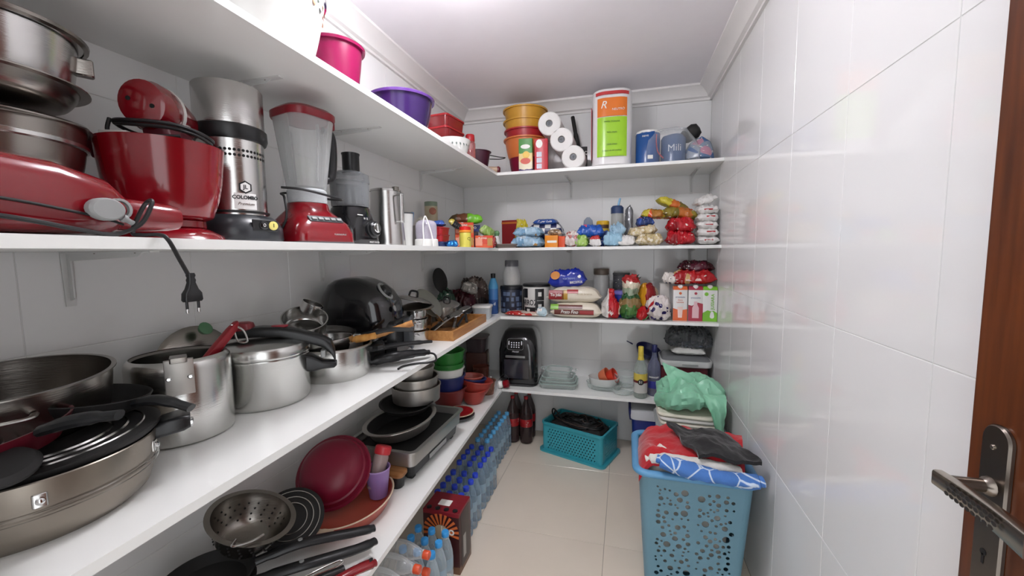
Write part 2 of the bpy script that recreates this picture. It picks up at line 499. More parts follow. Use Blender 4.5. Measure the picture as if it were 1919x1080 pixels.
wl = struct(obj('wall_left', boxm(-.1, -.0016, YN - .1, YB + .1, 0, ZC), GROUT))
lay(wl, cuts(YN, YB, .867, .3455), ZR, TILE, lambda u, v: Matrix.Translation((0, u, v)) @ RX('Y', 90) @ RX('Z', 90))
wb = struct(obj('wall_back', boxm(0, XR, YB + .0016, YB + .1, 0, ZC), GROUT))
lay(wb, cuts(0, XR, .34, .3455), ZR, TILE, lambda u, v: Matrix.Translation((u, YB, v)) @ RX('X', 90))
bm = boxm(0, .84, YN - .1, YN, 0, ZC); boxm(.84, XR, YN - .1, YN, 2.12, ZC, bm); boxm(1.695, XR, YN - .1, YN, 0, 2.12, bm)
struct(obj('wall_front', bm, TILE))
struct(obj('ceiling', boxm(-.1, XR + .1, YN - .1, YB + .1, ZC, ZC + .06), PAINT))
# crown moulding: stepped profile (out from wall, down from ceiling)
PROF = [(0, 0), (.085, 0), (.085, .012), (.066, .02), (.05, .036), (.036, .05), (.03, .066), (.014, .072), (.014, .085), (0, .085)]
def cornice(name, a, b, inward):
    secs = []
    for p in (a, b): secs.append([(p[0] + inward[0] * o, p[1] + inward[1] * o, ZC - d) for o, d in PROF])
    return struct(obj(name, loft(secs), TRIM, ang=25))
cornice('trim_1', (0, YN, 0), (0, YB, 0), (1, 0)); cornice('trim_2', (XR, YN, 0), (XR, YB, 0), (-1, 0)); cornice('trim_3', (.0, YB, 0), (XR, YB, 0), (0, -1))

# door leaf folded back along the right wall
DX, DY = 1.655, .697
dl = struct(obj('door_1', boxm(DX, DX + .034, YN + .03, DY, .008, 2.1), DWOOD))
METB = mat('antique_nickel', '#7c746c', 0.28, 1.0, vary=0.15)
METL = mat('worn_nickel', '#b5aea4', 0.25, 1.0, vary=0.12)
DARK = mat('hole_dark', '#0c0a09', 0.8)
pz = 1.0                      # door plate: top z 1.126
secs = []
for x_, k in ((DX - .0005, 1), (DX - .004, 1), (DX - .0065, .9)):
    secs.append([(x_, .650 + px * k, pz + py * (1 if k == 1 else .985)) for px, py in rrect(.042, .252, .0205, 8)])
hp = obj('handle_plate', loft(secs), METB, dl)
for zz, rr in ((1.096, .0035), (.905, .0035)):
    obj('screw', lathe([(rr, 0), (rr, .0012), (rr * .7, .002), (0, .002)], 12, M=T(DX - .0063, .652, zz, ry=-90)), METL, hp)
kb = lathe([(.0045, 0), (.0045, .0006), (0, .0006)], 14, M=T(DX - .0066, .652, .952, ry=-90)); rbox(.0006, .0035, .014, .001, .0002, kb, T(DX - .0069, .652, .936))
obj('keyhole', kb, DARK, hp)
lv = lathe([(.013, 0), (.012, .004), (.0085, .008), (.0085, .05), (0, .052)], 16, M=T(DX - .006, .652, 1.043, ry=-90))
obj('spindle', lv, METB, dl)
# lever: square bar running back towards the hinge, hammered in the middle
secs = []
for i in range(13):
    s = i / 12; y = .662 - .135 * s; x = DX - .055 + .004 * math.sin(s * PI); hh = .0105 + .0035 * s; zc = 1.043 - .003 * s
    secs.append([(x + px, y, zc + py) for px, py in rrect(.013 + .003 * s, hh * 2, .003, 2)])
lever = obj('lever', loft(secs), METL, dl)
dm = new()
rnd = random.Random(3)
for i in range(9):
    for j in range(3):
        y = .633 - i * .0085 - (j % 2) * .004; zz = 1.043 - .007 + j * .0065
        lathe([(.0028, 0), (.0028, .0003), (0, .0003)], 8, dm, T(DX - .0625 - .0012 * (i / 8), y, zz, ry=-90) @ Matrix.Scale(1.35, 4, (0, 1, 0)))
obj('hammered_dimples', dm, METB, lever)

# ceiling lamp (out of frame above the camera's view, lights the room)
lt = thing('ceiling_lamp', 'round white flush ceiling lamp', 'lamp', (LAMP_XY[0], LAMP_XY[1], ZC))
obj('lamp_base', lathe([(0, 0), (.075, 0), (.075, -.018), (.06, -.06), (.065, -.07), (0, -.07)], 40), WHT, lt)
LE = mat('lamp_diffuser', '#fbfaff', 0.4, emit=LAMP_STRENGTH)
obj('diffuser', lathe([(.062, -.0705), (.1, -.08), (.122, -.1), (.13, -.125), (.122, -.15), (.1, -.17), (.06, -.185), (0, -.19)], 40), LE, lt)

# ------------------------------------------------------------------ shelves
FR = {1: (.5389, .4110), 2: (.4958, .4048), 3: (.4763, .3978), 4: (.4234, .3960)}
def fx(k, y):
    a, b = FR[k]; return a + (b - a) * (y - .192) / (YS - .192)
def bracket(parent, at, d, arm=.27, leg=.12):
    """L bracket under a board: at = wall point at board underside, d = unit direction into the room"""
    bm = new(); sx = Vector((-d[1], d[0], 0)); D = Vector((d[0], d[1], 0)); A = Vector(at)
    def bar(p0, p1, n, w=.022, t=.003):
        q = [p0 + sx * w / 2, p0 - sx * w / 2, p1 - sx * w / 2 * .8, p1 + sx * w / 2 * .8]
        loft([[tuple(v) for v in q], [tuple(v + n * t) for v in q]], bm)
    up = Vector((0, 0, -1))
    bar(A + D * .0005 + up * .0004, A + D * arm + up * .0004, up); bar(A + D * .0005, A + D * .0005 + up * leg, D)
    # stiffening web
    q = [A + D * .003, A + D * arm * .9, A + D * arm * .82 + up * .012, A + D * .016 + up * .02, A + D * .016 + up * leg * .85, A + D * .003 + up * leg * .9]
    loft([[tuple(v + sx * .0015) for v in q], [tuple(v - sx * .0015) for v in q]], bm)
    o = obj('bracket', bm, BRK, parent)
    for f in (.35, .8):
        obj('screw', lathe([(.003, 0), (.003, .0015), (0, .0015)], 8, M=Matrix.Translation(A + D * arm * f + up * .0034) @ RX('X', 180)), METB, o)
LB = {1: [.62, 1.38, 2.2], 2: [.62, 1.38, 2.2], 3: [.60, 1.38, 2.226], 4: [.95, 1.42, 2.237]}
NAMES = {1: 'lowest', 2: 'second lowest', 3: 'second highest', 4: 'highest'}
for k, zt in ((1, Z1), (2, Z2), (3, Z3), (4, Z4)):
    s = thing('wall_shelf', 'long white melamine shelf on the left wall, the %s of four' % NAMES[k], 'shelf', (0, 0, 0))
    y0, y1 = YN + .03, YB
    b_ = loft([[(.0005, y0, zt - TH), (fx(k, y0), y0, zt - TH), (fx(k, YS), YS, zt - TH), (fx(k, YS), y1, zt - TH), (.0005, y1, zt - TH)],
               [(.0005, y0, zt), (fx(k, y0), y0, zt), (fx(k, YS), YS, zt), (fx(k, YS), y1, zt), (.0005, y1, zt)]])
    obj('board', b_, BOARD, s)
    for y in LB[k]: bracket(s, (0, y, zt - TH), (1, 0))
    s = thing('wall_shelf', 'short white melamine shelf on the back wall, the %s of four' % NAMES[k], 'shelf', (0, 0, 0))
    obj('board', boxm(fx(k, YS) + .0008, XR - .0005, YS, YB - .0005, zt - TH, zt), BOARD, s)
    for x in (.815, 1.60): bracket(s, (x, YB, zt - TH), (0, -1))
# ================================================================== highest shelf
Z = Z4
# patterned white basin
t = thing('basin', 'large round white enamel basin with a band of coloured spots under its dark rim', 'basin', (.205, .925, Z))
obj('basin_body', lathe(bowlp(.12, .185, .20, .004, .55), 56), WHTG, t)
obj('rim', lathe([(.184, .196), (.19, .199), (.191, .206), (.186, .209), (.181, .206), (.182, .197)], 56), CHROME, t)
cols = ['#c8653a', '#e3a878', '#3c3f45', '#a4c3b4', '#d98a5a', '#b7744e']
rnd = random.Random(5)
for i in range(58):                                   # spots printed round the rim, two rows
    a = 2 * PI * (i // 2 + .5 * (i % 2)) / 29; z = .183 if i % 2 else .165
    s_ = z / .20; r = .12 + .065 * s_ ** .55 + .0006
    q = lathe([(.0085, 0), (.0085, .0005), (0, .0005)], 10, M=Matrix.Rotation(a, 4, 'Z') @ Matrix.Translation((r, 0, z)) @ RX('Y', 80))
    obj('printed_spot', q, mat('spot_' + cols[i % 6][1:], cols[(i * 5 + i // 7) % 6], .3), t)
# plate under magenta bowl
t = thing('plate', 'pair of white plates under the magenta mixing bowl', 'plate', (.225, 1.19, Z))
for dz in (0, .01):
    obj('plate_disc', lathe([(0, dz), (.07, dz), (.08, .004 + dz), (.128, .016 + dz), (.13, .019 + dz), (.124, .02 + dz), (.08, .009 + dz), (0, .008 + dz)], 48), WHTG, t)
t = thing('mixing_bowl', 'deep magenta plastic mixing bowl standing on white plates', 'bowl', (.19, 1.275, Z + .0265))
obj('bowl_body', lathe(bowlp(.062, .094, .185, .003, .6), 48), MAG, t)
obj('rim', lathe([(.093, .182), (.103, .180), (.105, .188), (.1, .192), (.09, .190)], 48), MAG, t)
t = thing('mixing_bowl', 'purple plastic bowl at the front edge of the highest shelf', 'bowl', (.272, 1.58, Z))
obj('bowl_body', lathe(bowlp(.085, .128, .13, .003, .45), 48), PURP, t)
obj('rim', lathe([(.127, .128), (.137, .126), (.139, .134), (.133, .139), (.122, .137)], 48), mat('purple_rim', '#5a3880', .2), t)
# red lidded boxes
RTR = clear('red_clear_plastic', '#9c2b2e', .55, .15)
g = 'red lidded storage boxes'
for i, lab in enumerate(('lowest of four stacked clear red storage boxes', 'second from the bottom of four stacked clear red storage boxes', 'second from the top of four stacked clear red storage boxes', 'top one of four stacked clear red storage boxes')):
    t = thing('storage_box', lab, 'container', (.155, 2.25, Z + i * .0675), -8, g)
    obj('box_body', tray(.17, .20, .056, .02, .002, flare=.006), RTR, t)
    obj('lid', rloft([(.0565, .178, .208, .024), (.0615, .18, .21, .025), (.0665, .176, .206, .022)]), REDP, t)
# white leafy bowl + small red and white lid dish
t = thing('serving_bowl', 'white bowl printed with a band of small grey leaves', 'bowl', (.30, 2.05, Z))
obj('bowl_body', lathe(bowlp(.05, .092, .085, .003, .5), 40), WHTG, t)
GLF = mat('leaf_print', '#6d7873', .5)
for i in range(26):
    a = 2 * PI * i / 26; q = lathe([(.0045, 0), (0, .0006)], 6, M=Matrix.Rotation(a, 4, 'Z') @ Matrix.Translation((.0865, 0, .055)) @ RX('Y', 72) @ Matrix.Scale(2.2, 4, (1, 0, 0)))
    obj('printed_leaf', q, GLF, t)
t = thing('small_dish', 'small white dish with red inside beside the leaf print bowl', 'dish', (.30, 1.875, Z))
obj('dish_body', lathe(bowlp(.035, .06, .03, .003, .5), 32), WHTG, t)
obj('inside', lathe([(0, .0036), (.035, .0036), (.045, .012), (.0, .0125)], 32), REDP, t)
t = thing('shaker_bottle', 'clear plastic bottle with red screw cap beside the leaf print bowl', 'bottle', (.315, 2.26, Z))
obj('bottle_body', lathe([(0, 0), (.028, 0), (.03, .004), (.03, .12), (.024, .135), (0, .135)], 24), clear('pink_clear', '#b76a68', .45, .15), t)
obj('cap', lathe([(.026, .132), (.027, .134), (.026, .168), (.023, .172), (0, .172)], 24), REDP, t)
t = thing('colander', 'dark purple plastic strainer with a pair of wire handles', 'strainer', (.24, 2.58, Z + .0))
obj('strainer_body', lathe(bowlp(.055, .085, .15, .003, .8, lip=.008), 36), mat('plum_plastic', '#4b1f33', .4), t)
obj('wire_handle', tube([(.07, .05, .14), (.12, .10, .135), (.16, .11, .13), (.13, .075, .115), (.075, .03, .11)], .003), BLKM, t)
t = thing('rolling_pin', 'short wooden roller with dark red end lying on the highest shelf', 'rolling pin', (.36, 2.515, Z + .02), (0, 0, 20))
obj('roller', lathe([(0, 0), (.017, 0), (.02, .004), (.02, .075), (0, .077)], 20, M=T(ry=90, x=-.04)), mat('pale_wood', '#b99f86', .5), t)
obj('end_cap', lathe([(0, .075), (.021, .075), (.022, .085), (.014, .095), (0, .095)], 20, M=T(ry=90, x=-.04)), DRED, t)

# ---- back wall part: stacked bowls
YEL = mat('yellow_plastic', '#c9952e', .35); ORG = mat('orange_rim_plastic', '#d9793f', .4)
SX, SY = .53, 2.74
def stackbowl(label, z, rb, rt, h, m, lip=.01):
    t = thing('plastic_bowl', label, 'bowl', (SX, SY, Z + z), 0, 'stacked plastic bowls on the highest shelf')
    obj('bowl_body', lathe(bowlp(rb, rt, h, .003, .6), 44), m, t)
    obj('rim', lathe([(rt - .002, h - .004), (rt + lip, h - .006), (rt + lip + .001, h + .003), (rt - .004, h + .004)], 44), m, t)
stackbowl('dark crimson bowl at the bottom of the stack of plastic bowls', 0, .085, .118, .17, CRIM, .006)
stackbowl('orange rimmed bowl second from the bottom of the plastic bowls', .115, .11, .138, .125, ORG)
stackbowl('red bowl in the middle of the stack of plastic bowls', .19, .11, .134, .105, REDP)
stackbowl('lower of two yellow bowls stacked on the red bowl', .255, .112, .14, .10, YEL)
stackbowl('top yellow bowl of the stack of plastic bowls', .325, .112, .14, .105, YEL)
# food boxes
def carton(name, label, w, d, h, m, loc, rot=0, cat='box', group=None, r=.002):
    t = thing(name, label, cat, loc, rot, group)
    obj('box_body', rbox(w, d, h, r, .001, n=2), m, t)
    return t
t = carton('food_box', 'green and cream food box with a drawn tomato dish', .086, .035, .20, bands('box_green_cream', 2, [(0, '#4a3a6a'), (.06, '#e6dcc0'), (.3, '#e9cf8c'), (.55, '#4c8f45')], .4, .1), (.578, 2.545, Z), 4)
obj('printed_oval', lathe([(.03, 0), (.03, .0005), (0, .0005)], 20, M=T(0, -.0178, .15, rx=90, s=(1, .45, 1))), mat('print_white', '#f0efe8', .4), t)
obj('printed_plate', lathe([(.032, 0), (.032, .0005), (0, .0005)], 20, M=T(0, -.0178, .062, rx=90, s=(1, .6, 1))), mat('print_tomato', '#c8442a', .4), t)
obj('printed_mascot_blank', lathe([(.022, 0), (.022, .0005), (0, .0005)], 20, M=T(.004, -.0178, .1, rx=90)), mat('print_yellow', '#e6bd3f', .4), t).name = 'printed_disc'
t = carton('food_box', 'red food box with a white oval and three pale squares', .082, .06, .195, mat('box_red', '#bf2230', .35), (.672, 2.575, Z), 6)
obj('printed_oval', lathe([(.026, 0), (.026, .0005), (0, .0005)], 20, M=T(-.012, -.0302, .165, rx=90, s=(.8, 1, 1))), mat('print_white', '#f0efe8', .4), t)
for i in range(3): obj('printed_square', flatp(.032, .03, T(-.012, -.0305, .028 + .036 * i)), mat('print_pale', '#c9ccd8', .4), t)
# pack of three paper rolls leaning
PAPER = mat('tissue_paper', '#ecebe8', .9, vary=.04, bump=(90, .5, None, .003)); CORE = mat('cardboard_core', '#a19a90', .8)
t = thing('paper_roll_pack', 'leaning pack of three white paper rolls, cores facing out', 'paper rolls', (.797, 2.60, Z))
for cx, cz in ((-.073, .287), (.003, .184), (.075, .0735)):
    rl = obj('paper_roll', lathe([(.022, 0), (.066, 0), (.0715, .006), (.0715, .194), (.066, .2), (.022, .2), (.022, 0)], 36, M=T(cx, -.04, cz, rx=-90)), PAPER, t)
    obj('core', lathe([(.0222, -.001), (.0222, .2), (.0205, .2), (.0205, -.001), (.0222, -.001)], 24, M=T(cx, -.04, cz, rx=-90)), CORE, rl)
    obj('twisted_film', crumple(lathe([(.019, .004), (.012, .0), (.004, .008), (0, .003)], 14, M=T(cx, -.04, cz, rx=-90)), .003, 120, 3), mat('film_grey', '#8d9094', .25), rl)
single('umbrella', lathe([(0, 0), (.02, 0), (.024, .1), (.016, .28), (.012, .30), (.013, .31), (.013, .405), (.01, .41), (0, .41)], 16), BLKM, 'black folded umbrella standing upright behind the paper rolls', 'umbrella', (.905, 2.84, Z), (0, -10, 0))
t = thing('game_box', 'black box with white lettering behind the tall towel pack', 'box', (.915, 2.72, Z), 12)
obj('box_body', rbox(.05, .08, .16, .002, .001), BLK, t)
txt('BBQ', .03, WHT, t, (.0, -.0405, .12), (90, 0, 0))
# tall towel pack
t = thing('towel_pack', 'tall plastic wrapped pack of paper towels with orange and green label', 'paper towels', (1.098, 2.64, Z), 3)
q = rloft([(0, .20, .2, .05), (.01, .232, .225, .075), (.2, .238, .235, .085), (.40, .236, .232, .085), (.44, .228, .222, .08), (.452, .19, .18, .06)], n=8)
obj('wrapped_rolls', crumple(q, .003, 22, 4, True), mat('white_film_pack', '#e8e6e6', .2, vary=.03, bump=(25, .3, None, .004)), t)
def patch(w, h, zc, m, name, dx=0, par=t, Rr=.42, yy=-.1225):
    """label that follows the pack's slightly bowed front"""
    def f(u, v):
        x = (u - .5) * w + dx; e = max(0, abs(x) - .032); return (x, yy + .085 - math.sqrt(.085 ** 2 - e * e), zc + (v - .5) * h)
    bm = new(); A = [[bm.verts.new(f(i / 10, j / 4)) for j in range(5)] for i in range(11)]
    Bk = [[bm.verts.new(Vector(f(i / 10, j / 4)) + Vector((0, .004, 0))) for j in range(5)] for i in range(11)]
    for i in range(10):
        for j in range(4):
            bm.faces.new((A[i][j], A[i + 1][j], A[i + 1][j + 1], A[i][j + 1])); bm.faces.new((Bk[i][j], Bk[i][j + 1], Bk[i + 1][j + 1], Bk[i + 1][j]))
    return obj(name, bm, m, par)
patch(.17, .105, .335, mat('label_orange', '#e0782a', .25), 'orange_label')
gl = patch(.17, .225, .165, mat('label_green', '#9ccf2b', .25), 'green_label')
patch(.19, .018, .415, mat('label_red', '#c03a3c', .25), 'red_band')
PW = mat('print_white', '#f0efe8', .4); PG = mat('print_dgreen', '#3c6418', .4)
txt('R', .06, PW, t, (-.05, -.1245, .345), (90, 0, 0), shear=.3); txt('NEUTRO', .018, PW, t, (.035, -.1255, .318), (90, 0, 0))
for s_, zz in (('PAPEL TOALHA', .25), ('folha dupla', .19), ('LEVE MAIS', .12), ('2 rolos de 60 toalhas', .085)): txt(s_, .013, PG, t, (0, -.1258, zz))
obj('side_print', rbox(.004, .11, .30, .001, .0005, M=T(-.1195, -.02, .05)), mat('side_red', '#a63a45', .3), t)
# blue paper roll pack
BLU = mat('pack_blue', '#1d4f8f', .22, bump=(18, .3, None, .004))
t = thing('paper_roll_pack', 'blue wrapped pack of paper rolls with white lettering and clear film', 'paper rolls', (1.31, 2.63, Z), 0)
obj('blue_roll', crumple(lathe([(0, 0), (.062, 0), (.07, .006), (.07, .185), (.064, .196), (0, .197)], 36), .002, 30, 2), BLU, t)
obj('top_ring', lathe([(.0705, .184), (.0655, .199), (.05, .2), (.05, .197), (.066, .194)], 36), WHT, t)
obj('second_roll', crumple(lathe([(0, 0), (.06, 0), (.07, .006), (.07, .15), (.06, .165), (0, .168)], 36, M=T(.145, .01, 0)), .004, 25, 6), mat('pack_blue_dull', '#4a6288', .2, bump=(18, .5, None, .006)), t)
txt('Mili', .055, mat('print_grey', '#c4cad2', .3), t, (.145, .01, .085), (90, 0, 0), R=.0725, bold=.0)
txt('neve', .02, PW, t, (0, 0, .165), (90, 0, -14), R=.0715); obj('bar_code', rbox(.03, .001, .022, .001, .0003, M=T(.012, -.071, .03, rx=-0, rz=8)), PW, t)
obj('red_swoosh', tube([(.045, -.0565, .17), (.045, -.0565, .12), (.055, -.052, .07), (.085, -.06, .03)], .006, flat=.3), mat('swoosh_red', '#b9414c', .3), t)
fm = crumple(rloft([(.002, .33, .16, .06), (.06, .34, .17, .07), (.13, .30, .16, .07), (.19, .2, .12, .05), (.21, .1, .06, .02)], n=9, cap0=False, M=T(.12, .0, 0)), .014, 14, 9)
obj('clear_film', fm, WRAP, t)
t = thing('plastic_bag', 'crumpled clear bag with blue and pink print in the shelf corner', 'bag', (1.60, 2.66, Z))
obj('bag_body', sit(crumple(lathe([(0, 0), (.05, 0), (.085, .02), (.08, .07), (.055, .11), (.03, .14), (0, .15)], 28), .016, 16, 4)), patches('blue_film_bag', ['#8795a8', '#5d7698', '#9aa3b0', '#b98a9c', '#3c5f92'], 22, .15), t)
t = thing('rolled_sleeve', 'black rolled fabric sleeve resting on the clear bags', 'fabric roll', (1.535, 2.69, Z + .175), (0, 62, -20))
obj('sleeve', lathe([(.02, -.02), (.034, -.022), (.04, -.01), (.045, .05), (.03, .075), (0, .08), (0, .03), (.018, .01), (.02, -.02)], 24), BLKM, t)
# ================================================================== second highest shelf, left wall
Z = Z3
# ---- stack of steel pans in the near corner
def pan(name, label, loc, rb, rt, h, m, group=None, k=.5, lip=.006, rot=0, cat='pan', t_=.0025, n=48, handles=0, hm=None):
    t = thing(name, label, cat, loc, rot, group)
    obj('pan_body', lathe(bowlp(rb, rt, h, t_, k, lip=lip), n), m, t)
    for i in range(handles):
        s = 1 if i == 0 else -1
        obj('side_handle', tube([(-.03, s * (rt - .002), h * .72), (-.026, s * (rt + .026), h * .75), (0, s * (rt + .033), h * .76), (.026, s * (rt + .026), h * .75), (.03, s * (rt - .002), h * .72)], .004, flat=.7), hm or m, t)
    return t
PX, PY = .15, .428
g = 'steel pans stacked behind the red grill'
pan('cake_pan', 'dark steel pan at the bottom of the stack behind the red grill', (.1, PY, Z), .072, .076, .108, STEEL_D, g, 1)
t = pan('cooking_pot', 'shallow steel pot below the lids in the stack behind the grill', (PX, PY, Z + .112), .112, .130, .085, STEEL_D, g, .4, lip=.008)
obj('rim_band', lathe([(.1275, .05), (.132, .052), (.132, .058), (.1275, .06)], 48), STEEL, t)
t = thing('pan_lid', 'dark steel lid sandwiched under the tallest steel bowl', 'lid', (PX, PY - .008, Z + .2), (4, 3, 0), g)
obj('lid_disc', lathe([(0, .03), (.05, .027), (.1, .016), (.138, .004), (.141, 0), (.138, -.001), (.1, .01), (0, .022)], 48), STEEL_D, t)
t = pan('strainer_basket', 'dark perforated steel steamer under the tallest steel bowl', (PX, PY, Z + .2345), .10, .126, .03, STEEL_D, g, .5, lip=.014)
t = pan('steel_bowl', 'tall steel bowl with wide rolled rim on top of the stack', (PX, PY + .008, Z + .2645), .105, .122, .085, STEEL, g, .5, lip=.012)
obj('rim_roll', lathe([(.129, .083), (.136, .085), (.137, .09), (.132, .093), (.127, .09)], 48), STEEL_D, t)
for a in (60, 100): obj('handle_stub', rbox(.03, .02, .03, .004, .002, M=T(rz=a) @ T(.125, 0, .04)), STEEL_D, t)
# ---- red electric grill
t = thing('sandwich_grill', 'red clamshell electric grill with grey knob and black cord', 'grill', (.315, .36, Z))
secs = []
for y, w, h0, h1 in ((-.20, .20, .03, .075), (-.17, .24, .012, .098), (-.08, .265, .004, .108), (.02, .26, .004, .104), (.085, .235, .006, .09), (.118, .19, .016, .072), (.13, .15, .03, .058)):
    secs.append([(x + .0, y, (h0 + h1) / 2 + zz) for x, zz in rrect(w, h1 - h0, min(.03, (h1 - h0) / 2.1), 5)])
obj('grill_body', loft(secs), RED, t)
secs = [[(x + .075, y, .038 + zz) for x, zz in rrect(w, h_, h_ / 2.2, 5)] for y, w, h_ in ((.10, .06, .05), (.12, .075, .052), (.175, .072, .046), (.19, .066, .04), (.194, .05, .026))]
obj('handle', loft(secs), RED, t)
obj('hinge_gap', tube([(.131, -.17, .05), (.1345, -.05, .045), (.130, .05, .03), (.122, .09, .02)], .002), BLKM, t)
kn = obj('dial_knob', lathe([(0, 0), (.0165, 0), (.0165, .01), (.014, .014), (0, .014)], 24, M=T(.130, .062, .04, ry=90) @ Matrix.Scale(1.35, 4, (0, 1, 0))), GREYP, t)
obj('dial_ring', lathe([(.012, 0), (.016, 0), (.016, .006), (.012, .006)], 20, M=T(.124, .084, .043, ry=90)), GREYP, t)
obj('indicator_lever', tube([(.13, .085, .03), (.131, .098, .022)], [.006, .004], 10), GREYP, t)
obj('power_cord', tube([(.10, -.2, .06), (.137, -.15, .028), (.143, -.05, .022), (.14, .03, .008), (.137, .07, .004), (.143, .10, .02), (.142, .118, .05), (.137, .122, .06), (.125, .118, .05), (.125, .10, .01), (.135, .105, .0045), (.156, .118, .0045), (.166, .123, -.004), (.168, .136, -.035), (.17, .146, -.06)], .0032, 8), CORD, t)
pl = obj('plug', loft([[(.17 + x, .150 + y, z) for x, y in rrect(a, b, .003, 3)] for z, a, b in ((-.058, .009, .01), (-.062, .011, .012), (-.066, .009, .01), (-.07, .011, .012), (-.074, .01, .011), (-.085, .012, .018), (-.092, .013, .028), (-.103, .013, .03), (-.106, .011, .027))], M=T(0, .0, 0)), BLK, t)
for dy in (-.0095, .0095):
    pn = obj('plug_pin', lathe([(.0022, 0), (.0022, -.012), (0, -.012)], 10, M=T(.17, .15 + dy, -.106)), BLK, pl)
    obj('plug_pin', lathe([(.0022, -.012), (.0022, -.018), (.0012, -.0195), (0, -.0195)], 10, M=T(.17, .15 + dy, -.106)), CHROME, pl)
# ---- red pedestal bowl with mixer motor inside
t = thing('pedestal_bowl', 'big glossy red mixer bowl on a red pedestal base', 'bowl', (.235, .655, Z))
obj('base', lathe([(0, 0), (.1, 0), (.102, .004), (.096, .014), (.075, .026), (.066, .03), (0, .031)], 48), RED, t)
obj('neck', lathe([(.062, .03), (.066, .032), (.066, .045), (.062, .047), (0, .047)], 48), RED, t)
obj('bowl_body', lathe([(0, .047), (.066, .047), (.08, .054), (.092, .09), (.1, .13), (.107, .2), (.108, .203), (.105, .203), (.097, .13), (.088, .09), (.07, .058), (0, .056)], 56), RED, t)
obj('spout', rloft([(.17, .012, .04, .004, .104, 0), (.203, .03, .05, .008, .112, 0)], M=T(rz=215)), DRED, t)
t = thing('hand_mixer', 'red oval hand mixer with white stripe lying on the red bowl', 'mixer', (.225, .678, Z + .205), (0, -12, 26))
def ell(y, a, b, zc, n=28): return [(a * math.cos(2 * PI * i / n), y, zc + b * math.sin(2 * PI * i / n)) for i in range(n)]
obj('motor_body', loft([ell(-.058, .03, .034, .08), ell(-.052, .042, .047, .08), ell(-.03, .047, .053, .08), ell(.0, .048, .054, .08), ell(.004, .046, .052, .08), ell(.03, .044, .049, .078), ell(.075, .036, .04, .074), ell(.09, .024, .028, .072)]), RED, t)
obj('white_stripe', loft([ell(.001, .0487, .0547, .08), ell(.011, .0485, .0545, .08)]), WHTG, t)
for q in ((-.018, .09), (.02, .068)): obj('screw_hole', lathe([(.0045, 0), (.0045, .001), (0, .001)], 12, M=T(q[0], -.058, q[1], rx=90)), DARK, t)
obj('foot', rbox(.05, .1, .04, .012, .006, M=T(0, .01, .0)), DRED, t)
obj('coiled_cord', tube([(-.06, -.05, .05), (-.02, -.07, .035), (.04, -.062, .02), (.065, -.02, .012), (.06, .05, .012), (.03, .09, .02), (-.02, .06, .03), (-.06, 0, .045), (-.064, -.045, .056), (-.02, -.074, .042), (.045, -.066, .026), (.07, -.015, .018), (.064, .055, .018), (.034, .095, .026)], .0038, 8), CORD, t)
obj('beater_cord_loop', tube([(-.066, -.05, .06), (-.07, -.06, .035), (-.055, -.066, .02), (.0, -.07, .008), (.05, -.05, .004)], .0038, 8), CORD, t)
t = carton('appliance_box', 'small printed cardboard box standing inside the red bowl', .05, .085, .16, bands('box_print_wd', 2, [(0, '#5d3232'), (.62, '#cfcbc6'), (.84, '#4a2a2a'), (.93, '#cfcbc6')], .5), (.185, .625, Z + .062), 25)
# ---- steel citrus juicer
t = thing('citrus_juicer', 'tall steel citrus juicer with black base and switch', 'juicer', (.185, .858, Z), (0, 0, -16))
obj('base', rloft([(0, .16, .18, .07, .012, .004), (.012, .178, .196, .08, .012, .004), (.04, .176, .194, .08, .012, .004), (.062, .162, .18, .075, .008, .003), (.074, .15, .16, .07)], n=8), mat('anthracite_plastic', '#2c2f33', .3), t)
obj('body', lathe([(0, .074), (.074, .074), (.074, .262), (0, .262)], 48), STEEL, t)
obj('lower_ring', lathe([(.072, .078), (.078, .079), (.079, .084), (.072, .086)], 48), BLK, t)
obj('spout_ring', lathe([(.073, .262), (.08, .264), (.084, .274), (.083, .296), (.078, .3), (.073, .3)], 48), BLK, t)
obj('bowl_cover', lathe([(.0, .3), (.078, .3), (.078, .398), (.076, .401), (0, .402)], 48), STEEL, t)
for i in range(36):
    a = R_(-80 + 7.5 * (i // 2)); obj('vent_hole', lathe([(.0036, 0), (.0036, .0006), (0, .0006)], 10, M=Matrix.Rotation(a, 4, 'Z') @ Matrix.Translation((.0738, 0, .222 + .0125 * (i % 2))) @ RX('Y', 90)), DARK, t)
sw = obj('switch_panel', rbox(.006, .062, .03, .012, .002, M=T(.0985, .022, .032)), BLK, t)
obj('off_button', lathe([(.011, 0), (.011, .003), (.009, .004), (0, .004)], 20, M=T(.1012, .018, .047, ry=90)), BLKG, sw)
obj('on_button', lathe([(.0115, 0), (.0115, .003), (.009, .004), (0, .004)], 20, M=T(.1012, .041, .047, ry=90)), mat('button_yellow', '#e2d77a', .4), sw)
txt('O', .012, WHT, t, (.1056, .018, .047), (90, 0, 90), sx=.7); txt('I', .014, BLK, t, (.1056, .041, .047), (90, 0, 90))
lb = obj('logo_plate', loft([[(.0746 * math.cos(a) * k, .0746 * math.sin(a) * k, z) for a in [R_(-26 + 5 * i) for i in range(9)] ] + [(.0742 * math.cos(a) * k, .0742 * math.sin(a) * k, z) for a in [R_(14 - 5 * i) for i in range(9)]] for z, k in ((.088, 1), (.128, 1))]), mat('decal_white', '#e9e8e6', .4), t)
hx_ = loft([[(.0165 * math.cos(R_(90 + 60 * i)), .0165 * math.sin(R_(90 + 60 * i)), z) for i in range(6)] for z in (0, .0008)])
hx2 = loft([[(.0125 * math.cos(R_(90 + 60 * i)), .0125 * math.sin(R_(90 + 60 * i)), z) for i in range(6)] for z in (.0008, .0014)])
